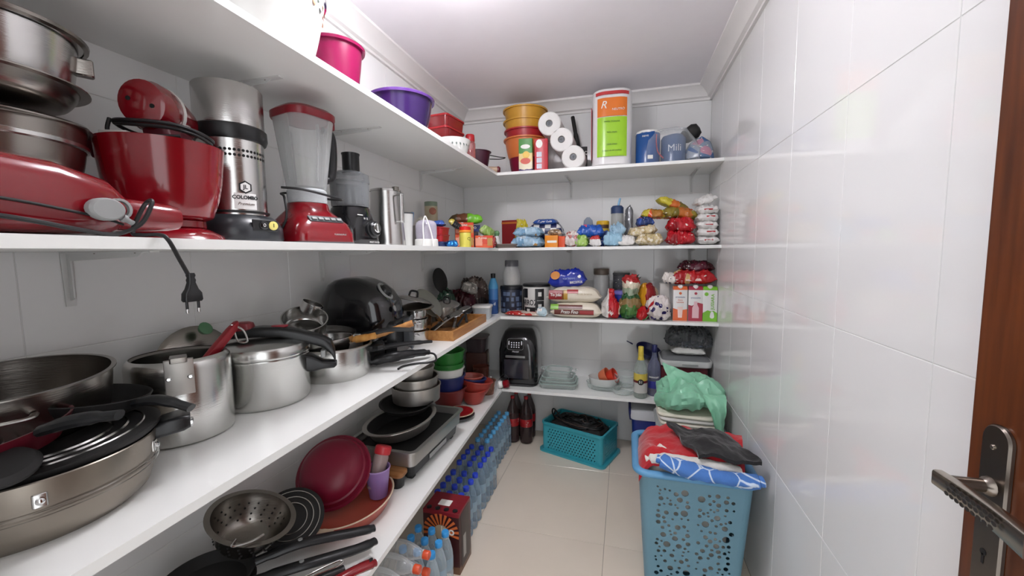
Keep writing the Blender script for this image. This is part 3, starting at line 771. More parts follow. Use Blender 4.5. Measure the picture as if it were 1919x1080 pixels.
LR = Matrix.Rotation(R_(-6), 4, 'Z') @ Matrix.Translation((.0748, 0, .143)) @ RX('Z', 90) @ RX('X', 90)
bmesh.ops.transform(hx_, matrix=LR, verts=hx_.verts); bmesh.ops.transform(hx2, matrix=LR, verts=hx2.verts)
lg = obj('logo_hexagon', hx_, BLK, t); obj('logo_field', hx2, mat('decal_white', '#e9e8e6', .4), lg)
txt('JL', .014, BLK, t, (0, 0, .143), (90, 0, 84), R=.0765, bold=.02)
txt('COLOMBO', .0125, BLK, t, (0, 0, .117), (90, 0, 84), R=.0752, bold=.03, sx=.95)
txt('Premium', .0105, mat('script_brown', '#6a5a50', .4), t, (0, 0, .101), (90, 0, 84), R=.0752, shear=.4)
# ---- red blender
t = thing('blender', 'red countertop blender with clear tapered jar and red lid', 'blender', (.235, 1.07, Z), (0, 0, -14))
obj('base', rloft([(.0, .184, .196, .03), (.006, .188, .2, .032), (.036, .186, .198, .034), (.066, .172, .18, .038, -.003, 0), (.092, .14, .146, .05, -.008, 0), (.108, .118, .122, .054, -.01, 0), (.128, .112, .112, .052, -.01, 0)], n=7), RED, t)
obj('foot_band', rloft([(-.0, .189, .201, .033), (.009, .19, .202, .033)], n=7), DGREY, t)
pn = obj('control_panel', rbox(.004, .115, .022, .006, .001, M=T(.0825, 0, .069, ry=-42)), DGREY, t)
for i in range(5): obj('push_button', rbox(.003, .016, .009, .002, .0008, M=T(.0837, -.042 + .021 * i, .075, ry=-42)), GREYP, pn)
bd = obj('badge', rbox(.003, .062, .016, .002, .0006, M=T(.0905, .035, .024, ry=-6)), CHROME, t)
obj('badge_field', rbox(.0032, .057, .012, .001, .0004, M=T(.0909, .035, .026, ry=-6)), BLK, bd)
txt('KitchenAid', .0095, CHROME, t, (.0929, .035, .0322), (84, 0, 90), bold=.02)
obj('collar', lathe([(.052, .128), (.056, .13), (.057, .166), (.052, .172), (0, .172)], 40, M=T(-.01, 0, 0)), FROST, t)
jar = rloft([(.168, .092, .092, .03), (.178, .1, .1, .032), (.378, .146, .146, .045), (.39, .148, .148, .045), (.39, .141, .141, .042), (.178, .094, .094, .03)], M=T(-.01, 0, 0), n=7)
obj('jar', jar, clear('jar_plastic', '#d9dcdc', .17, .1), t)
for a in (0, 90, 180, 270): obj('jar_rib', tube([(.052, 0, .195), (.066, 0, .36)], .004, 8, M=T(-.01, 0, 0) @ T(rz=a)), clear('jar_plastic', '#d9dcdc', .17, .1), t)
obj('lid', rloft([(.38, .153, .153, .048), (.386, .158, .158, .05), (.4, .158, .158, .05), (.41, .135, .135, .045), (.412, .1, .1, .04)], M=T(-.01, 0, 0), n=7), mat('lid_red', '#7d1420', .3), t)
obj('lid_spout', rbox(.05, .03, .03, .01, .003, M=T(-.01, .083, .372)), mat('lid_red', '#7d1420', .3), t)
obj('handle', tube([(-.01, .066, .37), (-.01, .092, .362), (-.01, .1, .33), (-.01, .098, .27), (-.01, .09, .225), (-.01, .07, .21), (-.01, .06, .215)], [.011, .012, .012, .012, .012, .01, .009], 10, flat=1.2), BLK, t)
obj('wound_cord', tube([(.02, -.10, .165), (.062, -.06, .16), (.068, .02, .15), (.055, .075, .145), (-.03, .085, .155), (-.075, .03, .17), (-.06, -.05, .16), (.0, -.08, .14), (.02, -.09, .08), (.0, -.105, .03), (-.03, -.11, .005)], .0035, 8), CORD, t)
# ---- food processor
t = thing('food_processor', 'black food processor with smoky clear bowl and round dial', 'food processor', (.21, 1.30, Z), (0, 0, -4))
obj('base', rloft([(0, .15, .155, .03), (.004, .154, .158, .032), (.07, .146, .15, .04), (.12, .136, .14, .06), (.138, .128, .13, .06), (.142, .11, .11, .05)], n=7), BLKG, t)
obj('bowl', lathe([(0, .142), (.064, .142), (.066, .148), (.068, .232), (.066, .235), (.062, .232), (.06, .15), (0, .148)], 40), clear('smoke_plastic', '#8d9194', .4, .12), t)
obj('bowl_lid', lathe([(.069, .228), (.07, .232), (.068, .258), (.05, .268), (0, .27)], 40), clear('smoke_plastic', '#8d9194', .4, .12), t)
obj('blade_hub', lathe([(0, .149), (.022, .149), (.016, .2), (.012, .225), (0, .226)], 20), DGREY, t)
obj('feed_chute', rloft([(.265, .06, .064, .028), (.272, .056, .06, .026), (.33, .056, .06, .026), (.334, .06, .064, .028), (.338, .06, .064, .028)], M=T(0, .012, 0), n=6), BLK, t)
obj('bowl_handle', tube([(-.02, .064, .225), (-.02, .088, .22), (-.02, .09, .19), (-.02, .085, .16), (-.02, .062, .15)], .008, 10), BLK, t)
dk = obj('dial', lathe([(.033, 0), (.033, .003), (.028, .005), (.028, .014), (.024, .018), (0, .018)], 32, M=T(.0735, .028, .062, ry=84)), BLK, t)
obj('dial_cap', lathe([(.0185, 0), (.0185, .004), (.0165, .006), (0, .006)], 28, M=T(.0905, .028, .0665, ry=84)), CHROME, dk)
obj('dial_grip', rbox(.009, .006, .03, .002, .001, M=T(.097, .028, .051, ry=-6)), ALU, dk)
txt('0 1 2', .01, WHT, t, (.073, -.008, .098), (84, 0, 90)); txt('PHILIPS WALITA', .0075, WHT, t, (.0775, .03, .014), (88, 0, 90), bold=.02)
obj('white_mark', rbox(.002, .028, .003, .001, .0003, M=T(.0715, -.035, .108, ry=-8)), WHT, t)
# ---- steel coffee pot
t = thing('coffee_pot', 'plain steel coffee pot with flat bracket handle and hinged lid', 'coffee pot', (.19, 1.565, Z), (0, 0, -17))
obj('pot_body', lathe([(0, 0), (.078, 0), (.079, .004), (.078, .02), (.064, .19), (.063, .235), (.06, .238), (0, .238)], 44), STEEL, t)
obj('lid', lathe([(.065, .235), (.064, .243), (.05, .247), (0, .249)], 44), STEEL, t)
obj('hinge', rbox(.02, .024, .016, .003, .001, M=T(.062, 0, .236)), STEEL_D, t)
obj('handle', tube([(.06, 0, .218), (.1, 0, .216), (.1, 0, .213), (.1, 0, .11), (.1, 0, .107), (.07, 0, .105)], .0085, 8, flat=.45, sub=3), STEEL, t)
obj('spout', loft([[(-.058, -.02, .17), (-.058, .02, .17), (-.06, .0, .168)], [(-.06, -.024, .236), (-.06, .024, .236), (-.088, 0, .24)]]), STEEL, t)
# ---- cups, chopper
t = thing('mug', 'tall white cup with dark rim beside the steel coffee pot', 'cup', (.20, 1.705, Z))
obj('cup_body', lathe(bowlp(.03, .036, .155, .003, 1), 32), WHTG, t); obj('rim', lathe([(.0345, .153), (.0375, .154), (.0375, .159), (.0345, .16)], 32), DGREY, t)
t = thing('mini_chopper', 'small food chopper with clear dome on a white base', 'chopper', (.29, 1.735, Z))
obj('base', lathe([(0, 0), (.052, 0), (.054, .003), (.053, .034), (.05, .037), (0, .037)], 40), WHT, t)
obj('bowl', lathe([(.047, .037), (.049, .06), (.049, .098), (.045, .112), (.034, .122), (0, .128), (0, .124), (.032, .118), (.046, .098), (.045, .04)], 40), clear('lilac_clear', '#cfc9d8', .42, .12), t)
obj('blade_post', lathe([(0, .04), (.011, .04), (.009, .1), (0, .102)], 16), WHT, t)
obj('white_cord', tube([(.045, -.03, .02), (.06, -.05, .005), (.055, -.058, .06), (.035, -.06, .125), (.028, -.066, .135), (.024, -.075, .1), (.03, -.085, .03), (.03, -.09, .004)], .003, 8), WHT, t)
t = thing('lighter', 'blue gas lighter wand leaning behind the white cup', 'lighter', (.185, 1.79, Z)); obj('wand', tube([(0, -.03, .0), (0, .01, .17)], [.009, .008], 10), mat('dusty_blue', '#5c86ad', .4), t)
t = thing('tin_can', 'beige and green tin with a brown round emblem by the left wall', 'can', (.085, 2.2, Z)); obj('can_body', lathe([(0, 0), (.037, 0), (.038, .003), (.038, .268), (.036, .271), (0, .271)], 32), bands('tin_print', 2, [(0, '#b9ad90'), (.9, '#7e8f7c')], .4), t)
obj('emblem', lathe([(.021, 0), (.021, .0008), (0, .0008)], 24, M=T(rz=-50) @ T(.0378, 0, .215, ry=90)), mat('emblem_brown', '#9a5a40', .4), t)
# ---- groceries at the corner end of the left shelf
def packet(name, label, w, d, h, m, loc, rot=0, cat='packet', seed=1, group=None, tilt=(0, 0), part='wrapper', **k):
    t = thing(name, label, cat, loc, (tilt[0], tilt[1], rot), group)
    obj(part, sit(creases(pillow(w, d, h, seed, **k), min(.016, h * .24), 24, seed, 0)), m, t, ang=52)
    return t
g = 'small orange food cartons on the shelf corner'
ORB = patches('orange_carton', ['#d8502f', '#dc5c33', '#d3472c', '#e0683a'], 9, .35)
cells = [(.30, 2.18, 0, -66, 'front orange carton of the lower row beside the yellow jar'), (.375, 2.30, 0, -70, 'orange carton at the corner end of the lower row'), (.285, 2.215, .073, -64, 'orange carton resting on top of the lower row')]
for x, y, dz, rz, lab in cells:
    t = thing('food_carton', lab, 'box', (x, y, Z + dz), rz, g)
    obj('box_body', rbox(.06, .105, .072, .002, .001, n=2), ORB, t)
    obj('printed_panel', rbox(.0008, .04, .045, .001, .0003, M=T(.0304, -.03, .012)), mat('print_salmon', '#eaa48a', .4), t)
    obj('printed_panel', rbox(.0008, .03, .045, .001, .0003, M=T(.0304, .035, .012)), mat('print_tan', '#b98d4c', .4), t)
    txt('MAIS', .016, PW, t, (.0312, .0, .056), (90, 0, 90))
t = thing('sauce_jar', 'yellow labelled jar with orange collar and red lid', 'jar', (.365, 2.03, Z))
obj('jar_body', lathe([(0, 0), (.029, 0), (.031, .004), (.031, .075), (.028, .08), (0, .08)], 28), mat('label_yellow', '#d9cf5a', .35), t)
obj('collar', lathe([(.029, .078), (.034, .08), (.034, .09), (.029, .092)], 28), mat('collar_orange', '#e8902e', .35), t)
obj('lid', lathe([(.0, .091), (.031, .091), (.031, .106), (.028, .109), (0, .109)], 28), mat('lid_bright_red', '#d01f1c', .35), t)
txt('CJ', .022, BLK, t, (0, 0, .045), (90, 0, 62), R=.0315)
g = 'red lunch tubs by the chopper'
for i, lab in enumerate(('lower flat red tub beside the mini chopper', 'upper flat red tub beside the mini chopper')):
    t = thing('plastic_tub', lab, 'container', (.25, 1.93, Z + .03 + i * .037), 5, g)
    obj('tub_body', tray(.1, .12, .03, .015, .002, flare=.004), REDP, t); obj('lid', rbox(.106, .126, .006, .018, .002, M=T(0, 0, .03)), REDP, t)
single('plastic_tub', rbox(.11, .13, .0295, .02, .006), mat('navy_plastic', '#27355f', .3), 'flat navy tub beneath the red tubs', 'container', (.25, 1.93, Z), 5)
packet('foil_packet', 'crinkled blue foil packet lying near the yellow jar', .06, .06, .03, mat('blue_foil', '#1f6fb4', .15, .6), (.335, 1.925, Z), 30, seed=4)
packet('snack_packet', 'blue and white packet tilted on the red tubs', .09, .12, .028, patches('blue_white_pk', ['#2c4ea0', '#3e62b4', '#d8dde6', '#6aa064'], 18, .25), (.24, 1.95, Z + .106), 20, seed=6)
packet('paper_packet', 'white folded paper packet standing behind the blue packet', .05, .1, .04, mat('cream_paper', '#d8d3c6', .6), (.15, 2.0, Z + .125), 15, seed=8, tilt=(0, -50))
single('plastic_tub', rbox(.1, .12, .118, .012, .004), mat('grey_tub', '#8b8782', .5), 'grey tub behind the red tubs by the wall', 'container', (.13, 2.0, Z), 4)
NVY = patches('navy_snack', ['#1d2a5a', '#22336b', '#19244c', '#2b3f80'], 10, .25)
t = carton('snack_box', 'navy blue box with white lettering on the orange cartons', .07, .14, .04, NVY, (.255, 2.36, Z + .1), -66); txt('BAUDUCCO', .02, PW, t, (.0358, -.01, .022), (90, 0, 90)); 
single('plastic_tub', rbox(.14, .15, .099, .01, .004), mat('dark_tub', '#3c2f38', .5), 'dark storage tub behind the orange cartons', 'container', (.235, 2.38, Z), 20)
packet('snack_packet', 'yellow and black packet leaning on the navy box', .08, .1, .03, patches('yellow_black_pk', ['#d9c33a', '#1d1d1f', '#e0cf66', '#20232b', '#d9c33a'], 20, .3), (.25, 2.145, Z + .115), 15, seed=11, tilt=(0, 35))
packet('biscuit_packet', 'long packet, brown at one end and bright green at the other', .07, .21, .055, bands('brown_green_pk', 1, [(0, '#5d4a30'), (.25, '#7c4a2e'), (.55, '#74c22c')], .25, .08), (.24, 2.36, Z + .145), -66, seed=13, nu=10, nv=20)
packet('snack_packet', 'green clear packet drooping over the orange cartons', .08, .1, .05, patches('green_clear_pk', ['#93b45e', '#aac878', '#c9a06a'], 20, .25), (.345, 2.40, Z + .075), 5, seed=15, tilt=(0, 30))
t = carton('picture_box', 'flat dark red box standing upright against the corner', .02, .15, .2, mat('box_dark_red', '#8f1d22', .35), (.405, 2.82, Z), 82); obj('orange_edge', rbox(.022, .152, .014, .001, .0005, M=T(0, 0, .174)), mat('edge_orange', '#c8702c', .4), t)
t = thing('salt_shaker', 'white and green figurine shaker in front of the red box', 'shaker', (.37, 2.57, Z + .028)); obj('skirt', lathe([(0, 0), (.03, 0), (.03, .006), (.012, .055), (0, .056)], 20), WHTG, t); obj('torso', lathe([(0, .05), (.014, .052), (.02, .07), (.012, .085), (0, .088)], 16), mat('jade', '#6d9a6a', .4), t); obj('arm', tube([(.0, .012, .078), (0, .032, .07), (0, .034, .055), (0, .018, .06)], .005, 8), WHTG, t)
single('serving_tray', rloft([(0, .12, .16, .02), (.022, .15, .2, .03), (.026, .15, .2, .03), (.026, .14, .19, .025), (.006, .11, .15, .02)]), mat('grey_brown', '#7d7069', .4), 'grey tray of small goods at the shelf corner', 'tray', (.42, 2.60, Z), 20)
packet('candy_packet', 'dark red and clear packet of sweets beside the shaker', .07, .07, .06, patches('red_clear_pk', ['#9c2a30', '#b24f4b', '#8a8178', '#a83434'], 25, .25), (.365, 2.45, Z + .0), 10, seed=17)
# ================================================================== second highest shelf, back wall
Z = Z3
LBL = patches('lightblue_snack', ['#8fb4cf', '#a9c6da', '#7da6c6', '#c9d5dc', '#b98a4c'], 16, .22, bump=(30, .4, None, .003))
packet('snack_packet', 'light blue snack packet lying at the bottom, cookie picture on front', .21, .12, .066, LBL, (.575, 2.60, Z), -3, seed=21)
packet('snack_packet', 'light blue snack packet on top of another light blue one', .20, .12, .055, LBL, (.575, 2.61, Z + .066), 4, seed=23)
# checkered paper towel pack
t = thing('towel_pack', 'navy and white checked paper pack with blue top band', 'paper towels', (.675, 2.72, Z + .05))
ck = pillow(.25, .14, .115, 25, wr=.06)
CHK, nt, b = base_mat('navy_check')
tc = nt.nodes.new('ShaderNodeTexCoord'); chn = nt.nodes.new('ShaderNodeTexChecker'); chn.inputs['Scale'].default_value = 26
chn.inputs['Color1'].default_value = lin('#1b2552'); chn.inputs['Color2'].default_value = lin('#d9d8d4')
nt.links.new(tc.outputs['Object'], chn.inputs['Vector']); nt.links.new(chn.outputs[0], b.inputs['Base Color']); b.inputs['Roughness'].default_value = .3
obj('wrapper', ck, CHK, t)
obj('blue_band', pillow(.17, .13, .04, 26, wr=.05, M=T(0, -.006, .10)), mat('band_blue', '#2a4f9c', .25), t)
txt('Paper Lata', .022, PW, t, (.0, -.066, .122), (62, 0, 0), shear=.3, bold=.01)
single('storage_box', rbox(.2, .11, .05, .01, .004), mat('dark_tub', '#3c2f38', .5), 'low dark box beneath the checked paper pack', 'container', (.70, 2.76, Z))
packet('snack_packet', 'crumpled yellow packet beside the dark red upright box', .09, .06, .17, patches('yellow_pk', ['#d8c637', '#e3d45a', '#cfae2c'], 14, .25), (.505, 2.72, Z), 20, seed=28, flat=.1)
t = carton('food_carton', 'square orange carton with white band on the back shelf', .082, .08, .074, mat('carton_orange', '#e8912c', .35), (.742, 2.56, Z), 0); obj('white_band', flatp(.06, .014, T(.004, -.0405, .035)), PW, t)
t = carton('food_carton', 'narrow red orange carton next to the square orange carton', .04, .08, .068, mat('carton_redorange', '#d4502a', .35), (.806, 2.565, Z), 0)
packet('nut_packet', 'small clear bag of brown nuts on the orange carton', .09, .06, .03, patches('nuts', ['#8a6f52', '#a58a68', '#6f5640', '#c9b49a'], 60, .3), (.755, 2.565, Z + .075), 10, seed=29)
packet('sweet_bag', 'clear bag of pink and white sweets on the back shelf', .09, .08, .085, patches('sweets', ['#d8cfc8', '#b9706a', '#e6e0dc', '#aa9999', '#cdbfb8'], 55, .2), (.868, 2.575, Z), 0, seed=31, flat=.15)
# blue gift bag
t = thing('gift_bag', 'royal blue bag with loop handle lying over small packets', 'bag', (.975, 2.62, Z + .062))
obj('bag_body', crumple(pillow(.17, .12, .07, 33, wr=.2), .006, 30, 2), mat('royal_blue', '#1f55b0', .3, bump=(20, .5, None, .004)), t)
obj('loop_handle', tube([(-.08, -.03, .02), (-.10, -.03, -.03), (-.085, -.035, -.05)], .008, 8, flat=.4), mat('royal_blue', '#1f55b0', .3), t)
obj('pink_tag', rbox(.02, .003, .03, .002, .001, M=T(-.03, -.04, .05, rx=-25)), mat('pink_tag', '#c84a6a', .4), t)
packet('snack_packet', 'bright green clear packet under the blue bag', .08, .07, .06, patches('green_pk', ['#8dbb4a', '#a7c96a', '#6e9a3a', '#cfd9b4'], 20, .25), (.925, 2.57, Z), 0, seed=35, flat=.2)
packet('snack_packet', 'white packet with red top under the blue bag', .07, .06, .062, bands('white_red_pk', 2, [(0, '#e0dedb'), (.62, '#c23a3a')], .25, .15), (1.01, 2.565, Z), 0, seed=37, flat=.2)
single('grey_card', rloft([(0, .065, .02, .004), (.15, .065, .02, .004), (.18, .056, .018, .004), (.2, .02, .012, .003)]), mat('slate_card', '#7c8797', .5), 'grey blue packet standing behind the blue bag', 'package', (.945, 2.80, Z))
t = thing('chocolate_jar', 'round jar with yellow lid, dark collar and pale label', 'jar', (1.045, 2.73, Z))
obj('jar_body', lathe([(0, 0), (.038, 0), (.04, .005), (.04, .115), (.036, .12), (0, .12)], 28), bands('jar_print', 2, [(0, '#b79a35'), (.55, '#d9c06a'), (.8, '#cbb348')], .35), t)
obj('collar', lathe([(.036, .118), (.039, .12), (.039, .142), (.036, .143)], 28), mat('choc_brown', '#4a2f1e', .4), t)
obj('lid', lathe([(.0, .142), (.04, .142), (.041, .145), (.041, .164), (.037, .168), (0, .168)], 28), mat('lid_yellow', '#dcae2e', .35), t)
t = thing('shaker_bottle', 'tall clear bottle with dark blue lid and light blue flip straw', 'bottle', (1.135, 2.74, Z))
obj('bottle_body', lathe([(0, 0), (.036, 0), (.039, .005), (.039, .2), (.036, .215), (.034, .215), (.035, .2), (.035, .006), (0, .005)], 28), clear('bottle_clear', '#cfd3d0', .35, .1), t)
obj('contents', lathe([(0, .008), (.034, .008), (.034, .13), (0, .132)], 24), mat('drink_grey', '#8d8a88', .5), t)
obj('lid', lathe([(.0, .213), (.04, .213), (.04, .25), (.03, .262), (0, .264)], 28), mat('lid_navy', '#2a3f66', .4), t)
obj('flip_straw', tube([(.005, 0, .25), (.012, 0, .29), (.018, -.0, .31)], [.007, .007, .006], 10), mat('sky_blue', '#86b9dc', .4), t)
single('foil_pack', crumple(pillow(.27, .08, .05, 41, M=T(ry=-90)), .004, 25, 5), mat('grey_foil', '#8d8e92', .25, .5), 'grey foil coffee pack standing upright behind the clear bottle', 'packet', (1.235, 2.80, Z + .137))
MSK = mat('mask_blue', '#9cc4da', .4, bump=(30, .5, None, .003))
packet('mask_pack', 'pale blue packet slumped in front of the clear bottle', .12, .08, .075, MSK, (1.115, 2.575, Z), -8, seed=43, wr=.3)
packet('mask_pack', 'pale blue shiny packet with peaked top beside the rice bag', .09, .06, .055, mat('mask_blue2', '#a9cbe0', .18), (1.15, 2.60, Z + .07), 15, seed=45, wr=.4, tilt=(20, -25))
packet('snack_packet', 'blue and yellow packet tucked behind the pale blue packets', .12, .06, .09, patches('blue_yellow_pk', ['#3558a5', '#c5b14a', '#2d467f', '#d8d8d4'], 18, .25), (1.09, 2.66, Z), 5, seed=46, flat=.2)
GRAIN = patches('grain_bag', ['#cdbb94', '#d9cbb0', '#b9a273', '#e4dcc8', '#c9b98a'], 70, .2)
packet('grain_bag', 'lower clear bag of golden grain beside the red packets', .155, .12, .06, GRAIN, (1.325, 2.575, Z), 0, seed=47)
packet('grain_bag', 'upper clear bag of golden grain beside the red packets', .17, .11, .05, GRAIN, (1.29, 2.60, Z + .06), 8, seed=49, tilt=(0, -8))
packet('flour_packet', 'white flour packet lying before the golden grain bags', .1, .1, .05, mat('flour_white', '#e6e4e0', .4), (1.20, 2.575, Z), -10, seed=51)
packet('blue_packet', 'crumpled dark blue packet on the upper grain bag', .1, .07, .05, patches('dkblue_pk', ['#2b4c98', '#20386f', '#b9552e', '#31539c'], 16, .25), (1.30, 2.61, Z + .115), 10, seed=53, wr=.3)
REDPK = patches('red_coffee', ['#a3131f', '#b71a26', '#8d0f1a', '#b71a26', '#3a2a2c'], 14, .18, bump=(22, .5, None, .004))
for i, lab in enumerate(('lower glossy red coffee packet beside the white flour stack', 'upper glossy red coffee packet beside the white flour stack')):
    packet('coffee_packet', lab, .16, .12, .075, REDPK, (1.497, 2.59, Z + .074 * i), -3 + 5 * i, seed=55 + i, wr=.2, group='red coffee packets')
SN = patches('snack_gold', ['#c9b83a', '#a8702a', '#d8562a', '#8a7a2c', '#c98a2e', '#dccb4f'], 14, .22, bump=(25, .4, None, .003))
SN2 = patches('snack_olive', ['#8a7a2c', '#b9692a', '#776a25', '#c94f28', '#94822f'], 12, .22, bump=(25, .4, None, .003))
packet('snack_bag', 'yellow snack bag lying on the dark blue packet', .14, .1, .05, SN, (1.35, 2.63, Z + .162), 5, seed=61)
packet('snack_bag', 'olive and orange snack bag lying on the red coffee packets', .21, .12, .06, SN2, (1.49, 2.63, Z + .15), 10, seed=63, tilt=(0, 6))
packet('snack_bag', 'yellow and orange snack bag tilted on top of the other bags', .20, .1, .045, bands('snack_tip', 0, [(0, '#cdbf3f'), (.4, '#c96a2a'), (.62, '#7d6a28')], .22, .2), (1.45, 2.66, Z + .225), 5, seed=65, tilt=(0, 22))
FL = bands('sugar_pack', 0, [(0, '#e4e2df'), (.93, '#e4e2df')], .35, bump=(20, .35, None, .004))
FLR = mat('sugar_red_print', '#b5282e', .4)
for i in range(5):
    t = packet('sugar_packet', ('lowest', 'second lowest', 'middle', 'second highest', 'highest flat')[i] + ' white paper pack in the stack by the right wall', .118, .17, .047, FL, (1.642, 2.62, Z + .043 * i), 2 - i, 'flour', seed=71 + i, group='white sugar packs stacked by the right wall', flat=.45)
    obj('red_print', rbox(.045, .002, .008, .002, .0005, M=T(.0 + .012 * (i % 2), -.0835, .026 + .004 * (i % 2), rx=25)), FLR, t)
t = packet('sugar_packet', 'white paper pack tilted on top of the stack by the right wall', .11, .13, .045, FL, (1.64, 2.63, Z + .236), 10, 'flour', seed=79, tilt=(0, -16), group='white sugar packs stacked by the right wall', flat=.4)
obj('red_print', rbox(.035, .012, .002, .002, .0005, M=T(.0, -.03, .0435)), FLR, t)
# ================================================================== second lowest shelf, left wall
Z = Z2
# ---- near corner: wide bronze pan with lids and pans heaped in it
WX, WY = .258, .40
t = thing('wide_pan', 'wide shallow bronze grey pan with black handle lugs', 'pan', (WX, WY, Z))
obj('pan_body', lathe(bowlp(.125, .158, .105, .003, .35, lip=.0), 64), BRONZE, t)
for zz in (.052, .06): obj('groove', lathe([(.1545, zz), (.1565, zz + .0007), (.1545, zz + .0014)], 64), STEEL, t)
for a in (-62, -22, 42):
    obj('rivet_plate', rbox(.006, .016, .02, .004, .001, M=T(rz=a) @ T(.155, 0, .068)), ALU, t)
    obj('rivet', lathe([(.005, 0), (.005, .003), (.003, .005), (0, .0055)], 12, M=T(rz=a) @ T(.158, 0, .078, ry=90)), CHROME, t)
lg = obj('lug_handle', loft([[(x + o, y, z_ + zz) for x, zz in rrect(w, h, .008, 4)] for y, o, w, h, z_ in ((.0, 0, .05, .026, .095), (.02, 0, .055, .03, .1), (.05, 0, .06, .03, .104), (.06, 0, .05, .024, .104))], M=T(rz=-36) @ T(0, .145, 0)), BLK, t)
obj('lug_screw', lathe([(.009, 0), (.009, .003), (.006, .005), (0, .005)], 16, M=T(rz=-36) @ T(.012, .205, .1, rx=-90)), CHROME, lg)
t = thing('frying_pan', 'black frying pan with concentric steel ring base lying in the wide pan', 'pan', (WX + .02, WY + .02, Z + .092), (3, -4, 20))
obj('pan_body', lathe([(0, .0), (.12, 0), (.135, .012), (.137, .02), (.13, .022), (0, .018)], 56), BLKM, t)
for r in (.112, .09, .07): obj('steel_ring', lathe([(r, .021), (r + .002, .0235), (r + .004, .021)], 56), STEEL, t)
t = thing('pan_lid', 'dark red frying pan with black grip heaped in the wide pan', 'pan', (WX + .005, WY - .055, Z + .118), (7, -6, 0))
obj('pan_body', lathe([(0, 0), (.085, 0), (.105, .03), (.107, .034), (.103, .034), (.083, .004), (0, .004)], 48), DRED, t)
for r in (.06, .04, .02): obj('steel_ring', lathe([(r, .004), (r + .002, .006), (r + .004, .004)], 48), STEEL, t)
obj('grip', tube([(.1, .03, .03), (.14, .05, .035), (.19, .075, .03)], [.014, .016, .012], 10, flat=.6), BLK, t)
t = thing('lid_knob', 'round black glass lid knob resting on the ringed pan', 'lid', (WX + .115, WY - .075, Z + .121), (12, 18, 0))
obj('knob_body', lathe([(0, 0), (.02, 0), (.034, .006), (.036, .012), (.03, .02), (0, .023)], 28), BLKM, t); obj('knob_stem', lathe([(0, -.002), (.01, -.002), (.01, .003), (0, .004)], 14), CHROME, t)
t = thing('frying_pan', 'black skillet handle and bowl leaning against the steel pot', 'pan', (WX - .01, WY + .085, Z + .135), (-4, 6, 30))
obj('pan_body', lathe(bowlp(.06, .085, .03, .003, .5), 44), BLKM, t)
obj('grip', tube([(.08, -.02, .022), (.12, -.03, .03), (.175, -.04, .018)], [.013, .015, .012], 10, flat=.6), BLK, t)
t = thing('steel_pot', 'wide steel pot with loop handles tilted on the heaped pans by the wall', 'pot', (.155, .43, Z + .108), (3, 3, 0))
obj('pot_body', lathe(bowlp(.105, .132, .10, .0025, .3, lip=.005), 56), STEEL_D, t)
for a in (-28, 150):
    h_ = obj('side_handle', tube([(.128, -.035, .07), (.152, -.03, .072), (.158, 0, .073), (.152, .03, .072), (.128, .035, .07)], .0055, 8, flat=.6, M=T(rz=a)), STEEL, t)
# ---- open aluminium pressure cooker pot
t = thing('pressure_pot', 'open aluminium pressure pot without its lid, grip bracket on rim', 'pot', (.19, .685, Z))
obj('pot_body', lathe([(0, 0), (.088, 0), (.096, .006), (.098, .015), (.098, .17), (.0965, .181), (.091, .188), (.088, .19), (.088, .187), (.092, .18), (.094, .17), (.094, .012), (0, .008)], 56), ALU, t)
br = obj('rim_bracket', loft([[(x, y, z_) for x, y in rrect(.05, .012, .002, 2)] for z_ in (.12, .175, .196)], M=T(rz=-36) @ T(.098, 0, 0) @ T(rz=90)), ALU_D, t)
obj('bracket_hook', rbox(.035, .03, .012, .003, .001, M=T(rz=-36) @ T(.092, 0, .19)), STEEL_D, br)
for dy in (-.018, .018): obj('rivet', lathe([(.005, 0), (.005, .003), (.003, .005), (0, .005)], 12, M=T(rz=-36) @ T(.105, dy, .158, ry=90)), CHROME, br)
obj('lid_seal', lathe([(.0845, .183), (.0865, .188), (.0885, .187), (.0875, .182)], 48), mat('rubber_grey', '#77726c', .6), t)
t = thing('slotted_ladle', 'red handled pot grip with steel wire loop resting in the open pot', 'utensil', (.225, .735, Z + .105))
secs = [[(x, y0 + .0, z0 + zz) for x, zz in rrect(w, h, .004, 3)] for y0, z0, w, h in ((-.045, .035, .012, .03), (.0, .075, .016, .03), (.045, .115, .018, .026), (.065, .132, .018, .02), (.07, .138, .012, .012))]
obj('handle', loft(secs), mat('red_bakelite', '#8e1a24', .3), t)
obj('wire_loop', tube([(0, .055, .135), (.012, .075, .12), (.014, .085, .09), (.004, .08, .085), (-.008, .075, .092), (-.006, .066, .12)], .0025, 8, closed=True), STEEL, t)
# ---- closed pressure cooker
t = thing('pressure_cooker', 'closed aluminium pressure cooker with black handle and red valve', 'pressure cooker', (.19, .91, Z))
obj('pot_body', lathe([(0, 0), (.105, 0), (.113, .006), (.116, .016), (.116, .128), (.118, .131), (.118, .136), (.112, .138), (0, .138)], 60), ALU, t)
obj('lid', lathe([(.118, .137), (.12, .141), (.12, .155), (.114, .166), (.09, .175), (.04, .181), (0, .182)], 60), ALU, t)
HR = T(rz=34)
secs = [[(x0, y, z0 + zz) for y, zz in rrect(w, h, .012, 4)] for x0, z0, w, h in ((-.1, .19, .03, .016), (-.06, .198, .05, .026), (0, .2, .056, .03), (.05, .195, .054, .032), (.09, .183, .05, .036), (.125, .172, .044, .034), (.16, .158, .042, .034), (.18, .14, .04, .045), (.188, .118, .036, .04), (.189, .104, .03, .02))]
obj('lid_handle', loft(secs, M=HR), BLK, t)
secs = [[(x0, y, z0 + zz) for y, zz in rrect(w, h, .009, 4)] for x0, z0, w, h in ((.112, .1, .05, .05), (.13, .096, .046, .046), (.155, .09, .038, .026), (.185, .088, .034, .022), (.192, .09, .028, .014))]
